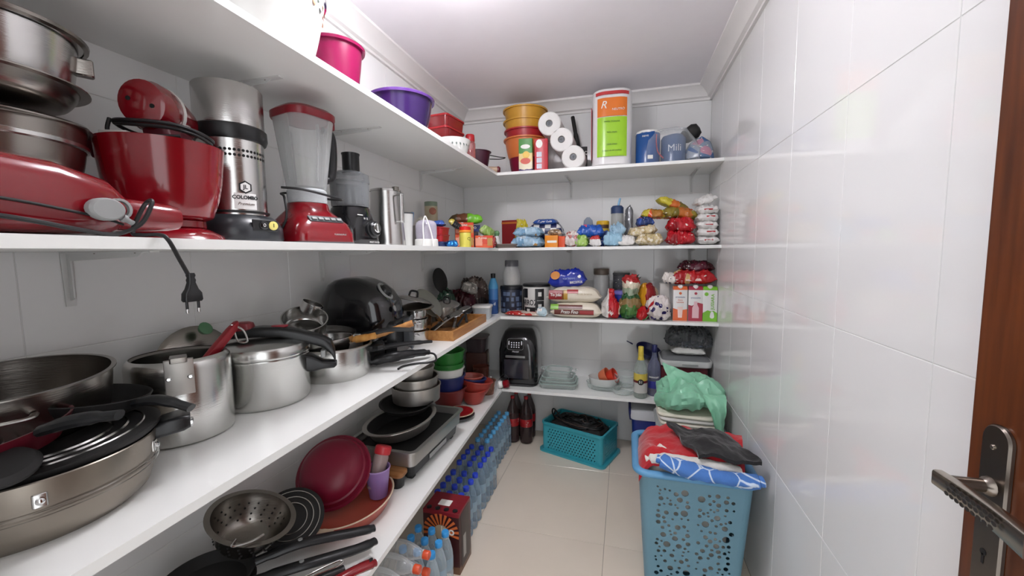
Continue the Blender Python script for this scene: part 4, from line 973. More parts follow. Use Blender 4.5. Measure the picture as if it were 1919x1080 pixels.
obj('pot_handle', loft(secs, M=HR), BLK, t)
obj('handle_window', rbox(.012, .05, .02, .003, .001, M=HR @ T(.158, 0, .115)), GREYP, t)
secs = [[(x0, y, z0) for x0, y in rrect(w, w * .9, .014, 4)] for z0, w in ((.207, .05), (.212, .054), (.226, .046), (.23, .03))]
obj('pressure_valve', loft(secs, M=HR @ T(-.045, 0, 0)), mat('valve_red', '#7c1422', .35), t)
obj('indicator', rbox(.045, .022, .006, .01, .002, M=HR @ T(.045, 0, .209)), mat('valve_red2', '#962030', .35), t)
# ---- pan behind: dark rim lid peeking by the wall
t = thing('pan_lid', 'grey steel lid with green knob leaning on the wall behind the pots', 'lid', (.07, .815, Z + .0), (0, 0, 0))
obj('lid_disc', lathe([(0, 0), (.1, .004), (.11, .0), (.112, .004), (.1, .012), (0, .016)], 40, M=T(-.005, 0, .115, ry=80)), STEEL_D, t); obj('knob', lathe([(0, 0), (.014, 0), (.018, .012), (0, .02)], 16, M=T(.012, .01, .215, ry=60)), mat('green_knob', '#4c7a55', .4), t)
# ---- aluminium pot with small pans nested in it
t = thing('cooking_pot', 'aluminium pot with black side grips holding nested saucepans', 'pot', (.22, 1.165, Z))
obj('pot_body', lathe(bowlp(.11, .12, .105, .003, .3, lip=.003), 56), ALU, t)
obj('rim_band', lathe([(.119, .1), (.124, .102), (.124, .108), (.119, .109)], 56), ALU_D, t)
for a in (-120, 36):
    obj('side_grip', loft([[(.112 + x0, y, .082 + zz + z0) for y, zz in rrect(w, h, .006, 3)] for x0, z0, w, h in ((0, 0, .03, .02), (.012, 0, .036, .022), (.03, .006, .085, .02), (.048, .01, .08, .018), (.054, .01, .06, .01))], M=T(rz=a)), BLK, t)
g = 'saucepans nested in the aluminium pot'
t = thing('saucepan', 'steel saucepan with long black handle nested in the aluminium pot', 'pan', (.195, 1.15, Z + .088), (4, 4, 0), g)
obj('pan_body', lathe(bowlp(.085, .1, .06, .002, .4, lip=.003), 48), STEEL, t); obj('stub', rbox(.03, .02, .02, .005, .002, M=T(rz=22) @ T(.108, 0, .04)), ALU, t)
obj('handle', tube([(.112, 0, .05), (.16, 0, .062), (.22, 0, .075), (.30, 0, .074)], [.013, .013, .012, .011], 10, flat=.65, M=T(rz=22)), BLK, t)
t = thing('saucepan', 'wooden handled milk pan in the aluminium pot, turned handle with ring', 'pan', (.22, 1.19, Z + .066), (0, 0, 0), g)
obj('pan_body', lathe(bowlp(.07, .082, .05, .002, .4, lip=.003), 44), ALU_D, t); HW = T(rz=28)
obj('ferrule', tube([(.084, 0, .045), (.11, 0, .055)], .008, 10, M=HW), ALU, t)
wh = obj('handle', tube([(.1, 0, .052), (.14, 0, .064), (.2, 0, .082), (.255, 0, .098)], [.009, .012, .010, .012], 12, M=HW), WOOD, t)
obj('end_ring', tube([(.262, 0, .1), (.268, .007, .102), (.276, 0, .104), (.268, -.007, .102)], .0022, 8, closed=True, M=HW), CHROME, wh)
t = thing('saucepan', 'small butter pan with short stubby wooden handle pointing forward', 'pan', (.21, 1.16, Z + .098), (0, 0, 0), g)
obj('pan_body', lathe(bowlp(.06, .07, .035, .002, .4, lip=.002), 40), STEEL, t)
wh = obj('handle', tube([(.078, 0, .025), (.11, 0, .03), (.16, 0, .04)], [.011, .013, .011], 12, M=T(rz=12)), wood('golden_wood', '#b5762f', '#dca65c', (9, 9, 1)), t)
obj('ferrule', tube([(.066, 0, .022), (.08, 0, .025)], .012, 12, M=T(rz=12)), ALU, wh)
t = thing('saucepan', 'steel saucepan tilted on its side with black knob and chrome screw', 'pan', (.165, 1.095, Z + .166), (18, 22, 0), g)
obj('pan_body', lathe(bowlp(.06, .068, .05, .002, .3, lip=.002), 40), STEEL, t); k_ = obj('knob', lathe([(0, 0), (.012, 0), (.02, .012), (.022, .024), (.014, .032), (0, .034)], 20, M=T(rz=-60) @ T(.068, 0, .035, ry=80)), BLK, t)
obj('knob_screw', lathe([(.013, 0), (.013, .004), (.009, .007), (0, .008)], 16, M=T(rz=-35) @ T(.07, 0, .02, ry=90)), CHROME, t)
t = thing('measuring_cup', 'little steel cup standing on the tilted saucepan', 'cup', (.155, 1.125, Z + .215), (-10, 24, 0), g)
obj('cup_body', lathe(bowlp(.03, .034, .042, .0015, .3), 32), STEEL, t)
# ---- black air fryer seen from its side
t = thing('air_fryer', 'bulging black air fryer with dial on its sloped front', 'air fryer', (.168, 1.415, Z), (0, 0, 12))
secs = []
for z_, x0, x1, w in ((0, -.14, .125, .20), (.012, -.15, .135, .225), (.08, -.158, .148, .248), (.16, -.158, .148, .252), (.22, -.152, .138, .248), (.265, -.14, .11, .236), (.298, -.12, .07, .21), (.315, -.095, .03, .17), (.324, -.06, 0, .12)):
    secs.append([(x + (x0 + x1) / 2, y, z_) for x, y in rrect(x1 - x0, w, min((x1 - x0), w) * .36, 8)])
obj('body', loft(secs), BLKG, t)
obj('drawer', loft([[(x0, y, .085 + zz) for y, zz in rrect(w, h, .02, 5)] for x0, w, h in ((.12, .19, .14), (.154, .19, .14), (.162, .18, .13))]), BLK, t)
hd = obj('drawer_handle', loft([[(x0, y, .1 + zz) for y, zz in rrect(w, h, .008, 4)] for x0, w, h in ((.165, .034, .11), (.184, .032, .12), (.194, .03, .14), (.198, .024, .13))]), DGREY, t)
dl_ = obj('dial_ring', lathe([(.036, 0), (.04, .002), (.04, .006), (.032, .008), (.03, .004)], 32, M=T(.098, -.03, .267, ry=52)), GREYP, t)
obj('dial', lathe([(0, .002), (.026, .002), (.024, .016), (.02, .02), (0, .02)], 28, M=T(.098, -.03, .267, ry=52)), BLK, dl_)
obj('badge', lathe([(.012, 0), (.012, .0015), (0, .0015)], 20, M=T(.147, -.06, .205, ry=75)), GREYP, t)
# ---- electric knife with its cord
t = thing('electric_knife', 'black electric hand tool with coiled cord lying on the shelf', 'tool', (.365, 1.335, Z), (0, 0, -15))
obj('body', tube([(-.05, -.10, .022), (-.02, -.05, .03), (.01, .0, .034), (.03, .07, .03), (.045, .12, .024)], [.012, .018, .02, .017, .014, .01], 12), BLK, t)
obj('grip', tube([(-.06, -.08, .06), (-.02, -.03, .072), (.02, .05, .072), (.05, .13, .066)], [.010, .014, .013, .009], 10, flat=.7), BLK, t)
obj('strap', tube([(-.06, -.08, .06), (-.075, -.10, .045), (-.05, -.10, .024)], .008, 8), DGREY, t)
obj('power_cord', tube([(.03, .11, .022), (.07, .12, .02), (.098, .10, .0045), (.1, .06, .0042), (.07, .03, .0042), (.05, -.02, .0042), (.06, -.06, .0042)], .004, 8), CORD, t)
# ---- small steel pots stacked, lids piled on top
g = 'small steel pots and lids in a pile'
PXX, PYY = .235, 1.70
zz = 0
for i, (r, h, lab) in enumerate(((.062, .055, 'lowest of the small shiny steel pots beside the air fryer'), (.058, .05, 'middle of the small shiny steel pots beside the air fryer'), (.056, .045, 'top of the small shiny steel pots beside the air fryer'))):
    t = thing('small_pot', lab, 'pot', (PXX, PYY, Z + zz), 10 * i, g); zz += h + .005
    obj('pot_body', lathe(bowlp(r * .92, r, h, .002, .3, lip=.004), 40), STEEL, t)
    for s in (-60, 120): obj('lug', tube([(r, -.018, h * .75), (r + .018, -.012, h * .78), (r + .018, .012, h * .78), (r, .018, h * .75)], .003, 8, M=T(rz=s)), CHROME, t)
def lidobj(label, loc, rot, r, m, knob=True, dome=.22):
    t = thing('pot_lid', label, 'lid', loc, rot, g)
    obj('lid_disc', lathe([(0, r * dome), (r * .5, r * dome * .86), (r * .85, r * dome * .4), (r * .97, .002), (r, 0), (r * .97, -.003), (r * .84, r * dome * .4 - .004), (0, r * dome - .004)], 44), m, t)
    if knob:
        obj('knob', tube([(-.02, 0, r * dome - .002), (-.016, 0, r * dome + .02), (0, 0, r * dome + .024), (.016, 0, r * dome + .02), (.02, 0, r * dome - .002)], .005, 8), BLK, t)
lidobj('wide domed steel lid with black loop on the pile of pots', (.215, 1.72, Z + .195), (-8, 12, 20), .095, STEEL)
lidobj('steel lid lying under the wide domed lid', (.235, 1.715, Z + .163), (2, -3, 60), .085, STEEL_D, False)
lidobj('round glass and steel lid tilted up at the back of the pile', (.21, 1.90, Z + .16), (20, 50, 20), .09, mat('lid_satin', '#9fa096', .4, .6), False, .06)
lidobj('flat steel lid leaning forward beside the utensil tray', (.245, 1.84, Z + .125), (-30, 35, 0), .085, STEEL, False, .1)
lidobj('small steel lid beyond the pile near the black disc', (.215, 2.10, Z + .13), (10, 8, 0), .075, STEEL, True)
single('cooking_pot', lathe(bowlp(.07, .078, .118, .002, .3, lip=.004), 40), STEEL_D, 'steel pot under the small lid beyond the pile', 'pot', (.20, 2.09, Z))
single('cooking_pot', lathe(bowlp(.06, .07, .105, .002, .3, lip=.004), 40), STEEL_D, 'steel pot propping up the tilted lids', 'pot', (.15, 1.90, Z))
t = thing('griddle_disc', 'black round flat griddle standing on edge against the wall', 'griddle', (.06, 2.34, Z))
obj('disc', lathe([(0, 0), (.075, 0), (.08, .004), (.08, .008), (.074, .012), (0, .012)], 48, M=T(.0, 0, .245, ry=78, rz=-5)), BLKM, t); obj('stem', tube([(-.01, .0, .14), (.02, .01, .0)], .01, 8), BLKM, t)
# ---- wooden cutlery tray with utensils
t = thing('cutlery_tray', 'open light wood tray heaped with black and steel utensils', 'tray', (.295, 2.02, Z), (0, 0, 3))
obj('tray_base', rbox(.20, .56, .006, .002, .001), WOOD, t)
for nm, a in (('side_board', (.10 - .008, 0, .016, .56)), ('side_board', (-.10 + .008, 0, .016, .56)), ('end_board', (0, -.272, .168, .016)), ('end_board', (0, .272, .168, .016))):
    obj(nm, rbox(a[2], a[3], .04, .001, .001, M=T(a[0], a[1], .0061)), WOOD, t)
rnd = random.Random(11)
g = 'utensils heaped in the wooden tray'
UT = [('black nylon spatula', BLK), ('steel serving spoon', STEEL), ('black nylon ladle', BLK), ('steel grater strip', STEEL), ('black skimmer', BLKM), ('steel tongs arm', STEEL), ('black turner with slots', BLK)]
spots = [(-.04, -.06, .052, 0, 8), (.02, -.03, .06, 20, 10), (.045, .02, .066, 8, 12), (-.02, .04, .075, -18, 14), (.03, .09, .07, 25, 9), (.0, -.1, .062, -12, 16), (-.05, .11, .08, 10, 6)]
for (lab, m), (x, y, z_, rz, tl) in zip(UT, spots):
    t = thing('utensil', lab + ' in the wooden tray', 'utensil', (.295 + x, 2.02 + y, Z + z_), (tl, 4, rz), g)
    obj('shaft', tube([(0, -.13, 0), (0, -.02, .004), (0, .06, 0)], [.008, .007, .005], 8, flat=.6), m, t)
    obj('head', rloft([(0, .03, .05, .012), (.004, .05, .085, .02), (.008, .046, .08, .02)], M=T(0, .095, -.004)), m, t)
t = thing('plastic_tub', 'square clear tub with a white lid at the shelf corner', 'container', (.315, 2.42, Z), (0, 0, 8))
obj('tub_body', tray(.115, .115, .072, .02, .002, flare=.008), FROST, t); obj('lid', rloft([(.071, .12, .12, .024), (.076, .124, .124, .026), (.083, .122, .122, .025), (.086, .112, .112, .02)]), WHT, t)
# ---- dark packets at the corner
for i, (lab, cols, loc, sz, tl) in enumerate((('dark red crumpled bag of groceries near the corner', ['#3f1118', '#571823', '#2c0c12', '#4a141d'], (.12, 2.52, Z), (.2, .2, .15), (0, 0)),
        ('silver and white crumpled foil pack on the dark red bag', ['#b9b5ad', '#8d8983', '#d0ccc4', '#5f5a55'], (.19, 2.50, Z + .15), (.1, .14, .06), (0, 15)),
        ('brown checked cloth bag in the corner', ['#4d3a35', '#6a5850', '#2f2623', '#8a7b72'], (.14, 2.72, Z), (.2, .2, .22), (0, 0)),
        ('dark green pouch beside the silver foil pack', ['#24402f', '#2f5440', '#18291f'], (.09, 2.36, Z), (.11, .1, .17), (0, 0)))):
    packet('grocery_bag', lab, *sz, patches('corner_bag%d' % i, cols, 18, .35, bump=(25, .5, None, .004), print=.985), loc, 20 * i, 'bag', seed=90 + i, wr=.14, flat=.2, tilt=tl)
t = thing('spray_bottle', 'tall light blue bottle with dark cap at the shelf corner', 'bottle', (.322, 2.625, Z))
obj('bottle_body', lathe([(0, 0), (.03, 0), (.033, .006), (.033, .19), (.02, .235), (.014, .245), (0, .245)], 24), bands('blue_bottle', 2, [(0, '#2b4d86'), (.4, '#3f75b0'), (.7, '#4f9ac8')], .3), t); obj('cap', lathe([(0, .244), (.015, .244), (.016, .25), (.016, .275), (0, .277)], 16), BLK, t); txt('d', .03, PW, t, (0, 0, .07), (90, 0, 30), R=.0335)
# ================================================================== second lowest shelf, back wall
Z = Z2
t = thing('canister', 'dark blue kitchen canister printed with pale squares', 'canister', (.43, 2.70, Z))
obj('canister_body', lathe([(0, 0), (.07, 0), (.074, .005), (.076, .16), (.073, .165), (0, .165)], 40), mat('canister_navy', '#232838', .4), t)
obj('lid', lathe([(0, .165), (.078, .165), (.079, .17), (.077, .188), (0, .19)], 40), mat('canister_lid', '#15171e', .35), t)
SQ = mat('square_print', '#5c6b86', .45); rnd = random.Random(2)
def curved(R, a0, a1, z0, z1, n=6, t=.0008):
    """printed patch round an upright cylinder"""
    A = [R_(a0 + (a1 - a0) * i / n) for i in range(n + 1)]
    ring = lambda z: [(R * math.cos(a), R * math.sin(a), z) for a in A] + [((R + t) * math.cos(a), (R + t) * math.sin(a), z) for a in reversed(A)]
    return loft([ring(z0), ring(z1)])
for i in range(6):
    for j in range(4):
        if (i + j) % 4 == 3: continue
        a = -150 + i * 25 + rnd.uniform(-3, 3); z0 = .012 + j * .037
        obj('printed_square', curved(.0755, a, a + rnd.uniform(12, 19), z0, z0 + rnd.uniform(.022, .03), 4), SQ, t)
t = thing('glass_jar', 'clear jar with dark lid and pale powder standing on the dark canister', 'jar', (.433, 2.70, Z + .1915))
obj('jar_body', lathe([(0, 0), (.056, 0), (.06, .005), (.06, .085), (.045, .12), (.043, .13), (.041, .13), (.056, .085), (.056, .008), (0, .005)], 36), clear('jar_glass', '#c9cac8', .35, .08), t)
obj('powder', lathe([(0, .006), (.053, .007), (.053, .075), (.03, .082), (0, .08)], 28), mat('powder_cream', '#cdc6b8', .8), t)
obj('lid', lathe([(0, .13), (.046, .13), (.047, .134), (.047, .168), (.044, .172), (0, .172)], 36), clear('jar_lid_smoke', '#6f6f73', .7, .2), t)
t = thing('canister', 'white and black rice canister with large lettering', 'canister', (.612, 2.69, Z))
obj('canister_body', lathe([(0, 0), (.084, 0), (.088, .005), (.093, .182), (.09, .186), (0, .186)], 48), mat('canister_white', '#dddcd8', .35), t)
obj('lid', lathe([(0, .187), (.092, .187), (.096, .19), (.096, .199), (.09, .205), (0, .207)], 48), BLK, t)
KB = mat('print_black', '#17171a', .4)
def cone(z): return .088 + .005 * z / .182 + .0008
for a0, a1, z0, z1 in ((-142, -118, .115, .176), (-85, -48, .1, .176), (-140, -85, .006, .052), (-85, -48, .034, .096), (-175, -146, .02, .17)):
    obj('print_block', curved(cone(z1), a0, a1, z0, z1, 6), KB, t)
for a, z_ in ((-66, .14), (-66, .06), (-115, .028)): obj('print_drawing', curved(.0945, a - 7, a + 7, z_ - .014, z_ + .014, 4, .0006), mat('print_offwhite', '#d8d7d2', .4), t)
txt('ARROZ', .052, KB, t, (0, 0, .082), (90, 0, -24), R=.0925, sx=.7, bold=.01)
# flat ham pack at the corner
t = packet('meat_pack', 'flat red and white printed food pouch lying at the shelf edge', .26, .12, .022, patches('meat_print', ['#b52a2c', '#d8c3b4', '#c9403a', '#e2d9cf', '#b9785a'], 14, .2, (1, 3, 1)), (.545, 2.60, Z), -3, seed=101)
packet('paper_packet', 'clear and pale blue small packet beside the rice bags', .07, .07, .05, patches('paleblue_pk', ['#dfe3e4', '#b8cfd8', '#e8e6e2', '#c9d8c4'], 24, .2), (.672, 2.565, Z), 10, seed=103)
# rice bags
RICE = mat('rice_white', '#dcd3c0', .3, vary=.08, vscale=120, bump=(140, .35, None, .002))
t = thing('rice_bag', 'lower rice bag with brown label and green corner spot', 'rice bag', (.89, 2.60, Z), 0, 'bags of rice stacked flat')
obj('bag_body', pillow(.335, .16, .098, 105, nu=24, pu=5, wr=.05), RICE, t)
def bagprint(par, x0, x1, z0, z1, m, d=.16, h=.098, name='printed_label', y=-.001, fl=.35):
    """printed area hugging the lower front bulge of a lying bag"""
    def f(u, v):
        z = z0 + (z1 - z0) * v; s = (z - h * fl) / (h * (1 - fl) if z > h * fl else h * fl); s = max(-.96, min(.96, s))
        yy = -(max(0, 1 - abs(s) ** (1 / .6))) ** .25 * d / 2
        return (x0 + (x1 - x0) * u, yy - .002 + y, z)
    bm = new(); A = [[bm.verts.new(f(i / 8, j / 6)) for j in range(7)] for i in range(9)]; Bq = [[bm.verts.new(Vector(f(i / 8, j / 6)) + Vector((0, .003, 0))) for j in range(7)] for i in range(9)]
    for i in range(8):
        for j in range(6): bm.faces.new((A[i][j], A[i + 1][j], A[i + 1][j + 1], A[i][j + 1])); bm.faces.new((Bq[i][j], Bq[i][j + 1], Bq[i + 1][j + 1], Bq[i + 1][j]))
    return obj(name, bm, m, par)
bagprint(t, -.13, .115, .024, .056, mat('rice_brown', '#6a3228', .3)); bagprint(t, -.15, .045, .062, .084, mat('rice_brown', '#6a3228', .3)); bagprint(t, .03, .115, .028, .05, mat('rice_red', '#a8252c', .3), y=-.001)
bagprint(t, -.155, -.105, .055, .086, mat('rice_green', '#7fb83a', .3), y=-.0012)
txt('Prato Fino', .032, PW, t, (-.035, -.0865, .041), (84, 0, 0), shear=.25, bold=.01, sx=.8)
t = thing('rice_bag', 'upper rice bag with red and gold label', 'rice bag', (.877, 2.615, Z + .094), 0, 'bags of rice stacked flat')
obj('bag_body', pillow(.345, .155, .10, 107, nu=24, pu=5, wr=.05), RICE, t)
bagprint(t, -.155, -.06, .022, .08, mat('rice_darkred', '#8f1f24', .3), .155, .1); bagprint(t, -.07, -.035, .022, .08, mat('rice_gold', '#b58b2f', .3), .155, .1); bagprint(t, -.04, .03, .062, .085, mat('rice_red', '#a8252c', .3), .155, .1, y=-.001)
txt('Tio João', .026, PW, t, (-.108, -.0845, .052), (86, 0, 0), bold=.025, sx=.8)
txt('arroz branco', .018, mat('print_beige', '#b3a078', .4), t, (.07, -.0835, .06), (86, 0, 0))
t = thing('biscuit_pack', 'blue biscuit pack with orange biscuit picture on the rice bags', 'biscuits', (.83, 2.64, Z + .189), (0, -4, 2))
obj('wrapper', pillow(.25, .12, .11, 109, wr=.16), mat('biscuit_blue', '#1c2f9c', .2, bump=(26, .5, None, .004)), t)
obj('biscuit_picture', lathe([(.03, 0), (.03, .001), (0, .0015)], 20, M=T(-.07, -.052, .082, rx=58)), mat('biscuit_orange', '#d48a3c', .4), t)
txt('BISCOITOS', .02, PW, t, (.06, -.064, .03), (80, 0, 0), bold=.02, sx=.8); txt('TORTINHAS', .018, mat('print_skyblue', '#8fa4dd', .4), t, (.015, -.061, .056), (68, 0, 0), sx=.8)
obj('round_seal', lathe([(.011, 0), (.011, .001), (0, .001)], 16, M=T(.082, -.055, .066, rx=66)), PW, t)
t = thing('glass_jar', 'tall clear jar with brown lid behind the blue biscuit pack', 'jar', (1.035, 2.79, Z))
obj('jar_body', lathe([(0, 0), (.046, 0), (.05, .005), (.05, .25), (.046, .26), (.044, .26), (.047, .25), (.047, .006), (0, .004)], 32), clear('jar_glass', '#c9cac8', .35, .08), t); obj('lid', lathe([(0, .262), (.05, .262), (.051, .266), (.051, .298), (.048, .302), (0, .302)], 32), mat('lid_taupe', '#5d5248', .4), t)
t = carton('storage_tin', 'tall black patterned square tin against the back wall', .105, .09, .262, patches('black_tin', ['#1b1c22', '#24262e', '#2e3038', '#181920'], 22, .35, (1, 1, 2), print=.985), (1.165, 2.80, Z)); obj('tin_lid', rbox(.109, .094, .012, .004, .002, M=T(0, 0, .262)), BLK, t)
t = thing('plastic_jar', 'blue jar with lilac lid behind the red and green packets', 'jar', (1.165, 2.68, Z)); obj('jar_body', lathe([(0, 0), (.045, 0), (.048, .005), (.048, .14), (0, .142)], 28), mat('jar_blue', '#2f3fa8', .3), t); obj('lid', lathe([(0, .143), (.05, .143), (.051, .147), (.05, .165), (0, .167)], 28), mat('lid_lilac', '#7d74c4', .35), t)
def tied(name, label, loc, prof, m, cat='bag', amp=.008, seed=1, top=None, rot=0, sc=18):
    t = thing(name, label, cat, loc, rot)
    obj('bag_body', sit(creases(lathe(prof, 26), amp * 2.4, sc * 1.5, seed, 2)), m, t, ang=50)
    return t
t = tied('pasta_bag', 'clear topped red pouch slumped beside the rice bags', (1.105, 2.575, Z), [(0, 0), (.04, 0), (.058, .02), (.055, .07), (.035, .105), (.018, .13), (.014, .15), (.02, .168), (0, .172)], bands('red_pouch', 0, [(0, '#d8d4cf'), (.38, '#b9202a'), (.9, '#d8b8a8')], .2, .15), seed=3)
txt('vip', .035, PW, t, (.0, -.056, .045), (75, 0, 0), bold=.02)
t = tied('bread_bag', 'green film bag of bread twisted shut, red and cream above', (1.222, 2.585, Z), [(0, 0), (.045, 0), (.06, .02), (.062, .08), (.05, .12), (.04, .14), (.05, .19), (.045, .23), (.03, .25), (0, .255)], bands('green_bread', 2, [(0, '#2f6b34'), (.15, '#4d7a3c'), (.3, '#8a7248'), (.45, '#2f5c35'), (.55, '#9aa890'), (.68, '#d9cfb8'), (.82, '#a82a2c')], .15, .25), seed=5, amp=.01)
obj('twist_end', tube([(.02, 0, .235), (.04, 0, .265), (.05, .005, .275)], [.012, .008, .003], 8, flat=.4), mat('green_film', '#47584a', .2), t); obj('twist_end', tube([(.02, .0, .23), (.05, .01, .25), (.062, .01, .26)], [.012, .008, .003], 8, flat=.4), mat('green_film', '#47584a', .2), t)
tied('snack_bag', 'yellow and dark red plastic bag with cream window', (1.325, 2.66, Z), [(0, 0), (.045, 0), (.06, .03), (.06, .12), (.052, .17), (.03, .2), (0, .205)], bands('yellow_red_bag', 0, [(0, '#d99a24'), (.42, '#8f1d22'), (.85, '#b9a58a')], .2, .25), seed=7)
tied('candy_bag', 'small bright red bag beside the spotted bag', (1.29, 2.56, Z), [(0, 0), (.025, 0), (.036, .02), (.032, .05), (.015, .07), (0, .074)], mat('bright_red_film', '#b3171f', .18, bump=(30, .5, None, .003)), seed=9, amp=.006)
t = tied('bread_bag', 'white bag with big purple spots and red edge', (1.385, 2.575, Z), [(0, 0), (.05, 0), (.072, .025), (.072, .07), (.055, .11), (.03, .13), (0, .135)], dots('spotted_film', '#d8cfcb', '#2a1c5a', 26, .33, .2), seed=11, amp=.01)
obj('red_edge', tube([(-.06, -.03, .05), (-.045, -.045, .09), (-.02, -.04, .125)], [.012, .015, .01], 8, flat=.4), mat('bright_red_film', '#b3171f', .18), t)
obj('green_tie', tube([(-.06, -.055, .03), (-.075, -.06, .012), (-.09, -.055, .004)], .003, 6), mat('tie_green', '#2f7a3f', .4), t)
carton('food_carton', 'plain white carton behind the spotted bag', .055, .06, .215, mat('carton_white', '#cfcbc6', .4), (1.425, 2.68, Z))
# milk cartons
def milk(label, x, colr, style):
    t = thing('milk_carton', label, 'carton', (x, 2.595, Z), 0, 'one litre milk cartons in a row')
    W = mat('carton_gloss_white', '#e3e2e0', .3); Cc = mat('milk_' + colr[1:], colr, .3)
    obj('carton_body', rbox(.079, .072, .185, .002, .001, n=2), W, t)
    obj('carton_top', rloft([(.1851, .079, .072, .002), (.198, .077, .066, .002), (.205, .074, .05, .002)]), Cc, t)
    obj('screw_cap', lathe([(0, 0), (.0145, 0), (.0145, .012), (.012, .0145), (0, .0145)], 20, M=T(0, -.020, .196, rx=22)), WHT, t)
    F = -.0364
    if style == 0:
        obj('colour_panel', loft([[(x_, F - d, z_) for x_, z_ in ((-.0395, .002), (.0395, .002), (.0395, .072), (0, .064), (-.0395, .076))] for d in (0, .0006)]), Cc, t)
        obj('glass_picture', rloft([(.02, .022, .0008, .0002, 0, F - .0008), (.085, .03, .0008, .0002, 0, F - .0008)]), mat('milk_drink_print', '#eccfc6', .3), t)
        txt('Zero', .013, Cc, t, (.0, F - .0006, .125)); txt('Lactose', .013, Cc, t, (0, F - .0006, .112)); txt('piracanjuba', .0115, mat('milk_blue', '#4a5a8c', .4), t, (0, F - .0006, .143), sx=1.0)
    elif style == 1:
        obj('colour_panel', loft([[(x_, F - d, z_) for x_, z_ in ((-.0395, .002), (.0395, .002), (.0395, .105), (.012, .112), (-.02, .092), (-.0395, .098))] for d in (0, .0006)]), Cc, t)
        obj('bottle_picture', loft([[(x_, F - d, z_) for x_, z_ in ((-.018, .02), (.018, .02), (.018, .08), (.009, .1), (.009, .118), (-.009, .118), (-.009, .1), (-.018, .08))] for d in (.0007, .0013)]), mat('milk_bottle_print', '#e2b9bf', .3), t)
        txt('piracanjuba', .0115, mat('milk_blue', '#4a5a8c', .4), t, (0, F - .0006, .14))
    else:
        obj('colour_panel', loft([[(x_, F - d, z_) for x_, z_ in ((-.0395, .002), (.0395, .002), (.0395, .052), (.02, .066), (.006, .062), (-.012, .068), (-.0395, .05))] for d in (0, .0006)]), Cc, t)
        obj('drop', loft([[(.012 + .012 * s_ * math.cos(a), F - d, .032 + (.012 * math.sin(a) if math.sin(a) < .5 else .03 * math.sin(a))) for a in [2 * PI * i / 16 for i in range(16)]] for d, s_ in ((.0007, 1), (.0013, 1))]), W, t)
        txt('JUSSARA', .024, Cc, t, (.014, F - .0006, .118), (90, -90, 0), bold=.015)
    if style < 2: obj('round_emblem', lathe([(.008, 0), (.008, .0006), (0, .0006)], 16, M=T(0, F, .165, rx=90)), Cc, t)
    else: obj('round_emblem', lathe([(.011, 0), (.011, .0006), (.008, .0008), (0, .0008)], 16, M=T(-.02, F, .162, rx=90)), Cc, t)
milk('white milk carton with orange base and top', 1.505, '#d8632c', 0)
milk('white milk carton with crimson base and bottle picture', 1.589, '#a3253c', 1)
milk('white milk carton with bright green base and vertical green lettering', 1.666, '#76b82a', 2)
t = packet('bread_pack', 'red and clear pack of sliced bread lying on the milk cartons', .25, .12, .075, patches('bread_print', ['#a5161c', '#b81e22', '#c9a06a', '#a5161c', '#d8cdbf'], 12, .2), (1.575, 2.63, Z + .2115), 0, seed=111)
obj('printed_oval', rbox(.1, .002, .018, .0008, .0005, M=T(.01, -.0575, .026, rx=-15)), mat('print_pinkish', '#e0c4bc', .3), t)
packet('bread_pack', 'dark burgundy bag on top of the red bread pack', .2, .11, .055, patches('burgundy_bag', ['#3a1018', '#54182a', '#2a0c12', '#6a2030'], 16, .2, print=.985), (1.60, 2.67, Z + .285), 5, seed=113, wr=.3)
packet('snack_packet', 'white spotted packet end poking out under the bread pack', .09, .09, .06, dots('spotted_film2', '#ddd6cf', '#3a3f62', 40, .25, .25), (1.455, 2.62, Z + .2155), -25, seed=115)
# ================================================================== lowest shelf, left wall
Z = Z1
# ---- near end: dark pans with handles, colander on top
t = thing('frying_pan', 'black pan with silver rings standing tilted behind the colander', 'pan', (.2, .96, Z), (0, 0, 0))
RP = T(.0, 0, .078, ry=38, rz=-48)
obj('pan_body', lathe([(0, .0), (.08, 0), (.092, .018), (.094, .024), (.09, .026), (0, .024)], 48, M=RP), BLKM, t)
for r in (.078, .06, .042): obj('base_ring', lathe([(r, .0238), (r + .002, .0285), (r + .0045, .0285), (r + .006, .0238)], 48, M=RP), STEEL, t)
t = thing('colander', 'steel colander with rows of holes tilted on the black saucepan', 'colander', (.185, .81, Z + .112), (0, 0, 0))
CM = T(0, 0, .0, rx=-6, ry=20)
obj('colander_body', lathe(bowlp(.045, .098, .085, .002, .5, lip=.012), 48, M=CM), STEEL_D, t)
for ring, (s_, n) in enumerate(((.25, 14), (.4, 18), (.55, 20), (.7, 22))):
    r = .045 + .053 * s_ ** .5 + .0004
    for i in range(n):
        a = 2 * PI * (i + .5 * (ring % 2)) / n
        if math.cos(a - R_(-50)) > .05 or math.cos(a - R_(130)) > .2:
            inner = math.cos(a - R_(130)) > .2
            obj('hole', lathe([(.0028, 0), (.0028, .0005), (0, .0005)], 7, M=CM @ Matrix.Rotation(a, 4, 'Z') @ Matrix.Translation((r - (.0032 if inner else 0), 0, .085 * s_)) @ RX('Y', -70 if inner else 70)), DARK, t)
obj('wire_handle', tube([(.07, -.075, .08), (.09, -.1, .085), (.1, -.06, .07), (.11, -.03, .07)], .003, 8), STEEL, t)
g = 'pan handles pointing out at the near end'
HD = [('thick black pan handle at the back of the bunch', [(.26, .78, .1), (.33, .86, .105), (.43, .97, .08), (.46, 1.01, .07)], .017, .075),
      ('black pan handle with hang hole in the middle of the bunch', [(.28, .75, .075), (.37, .82, .08), (.455, .93, .06), (.48, .985, .05)], .017, .045),
      ('slim black pan handle at the front of the bunch', [(.3, .71, .05), (.39, .77, .06), (.46, .87, .05)], .015, .012)]
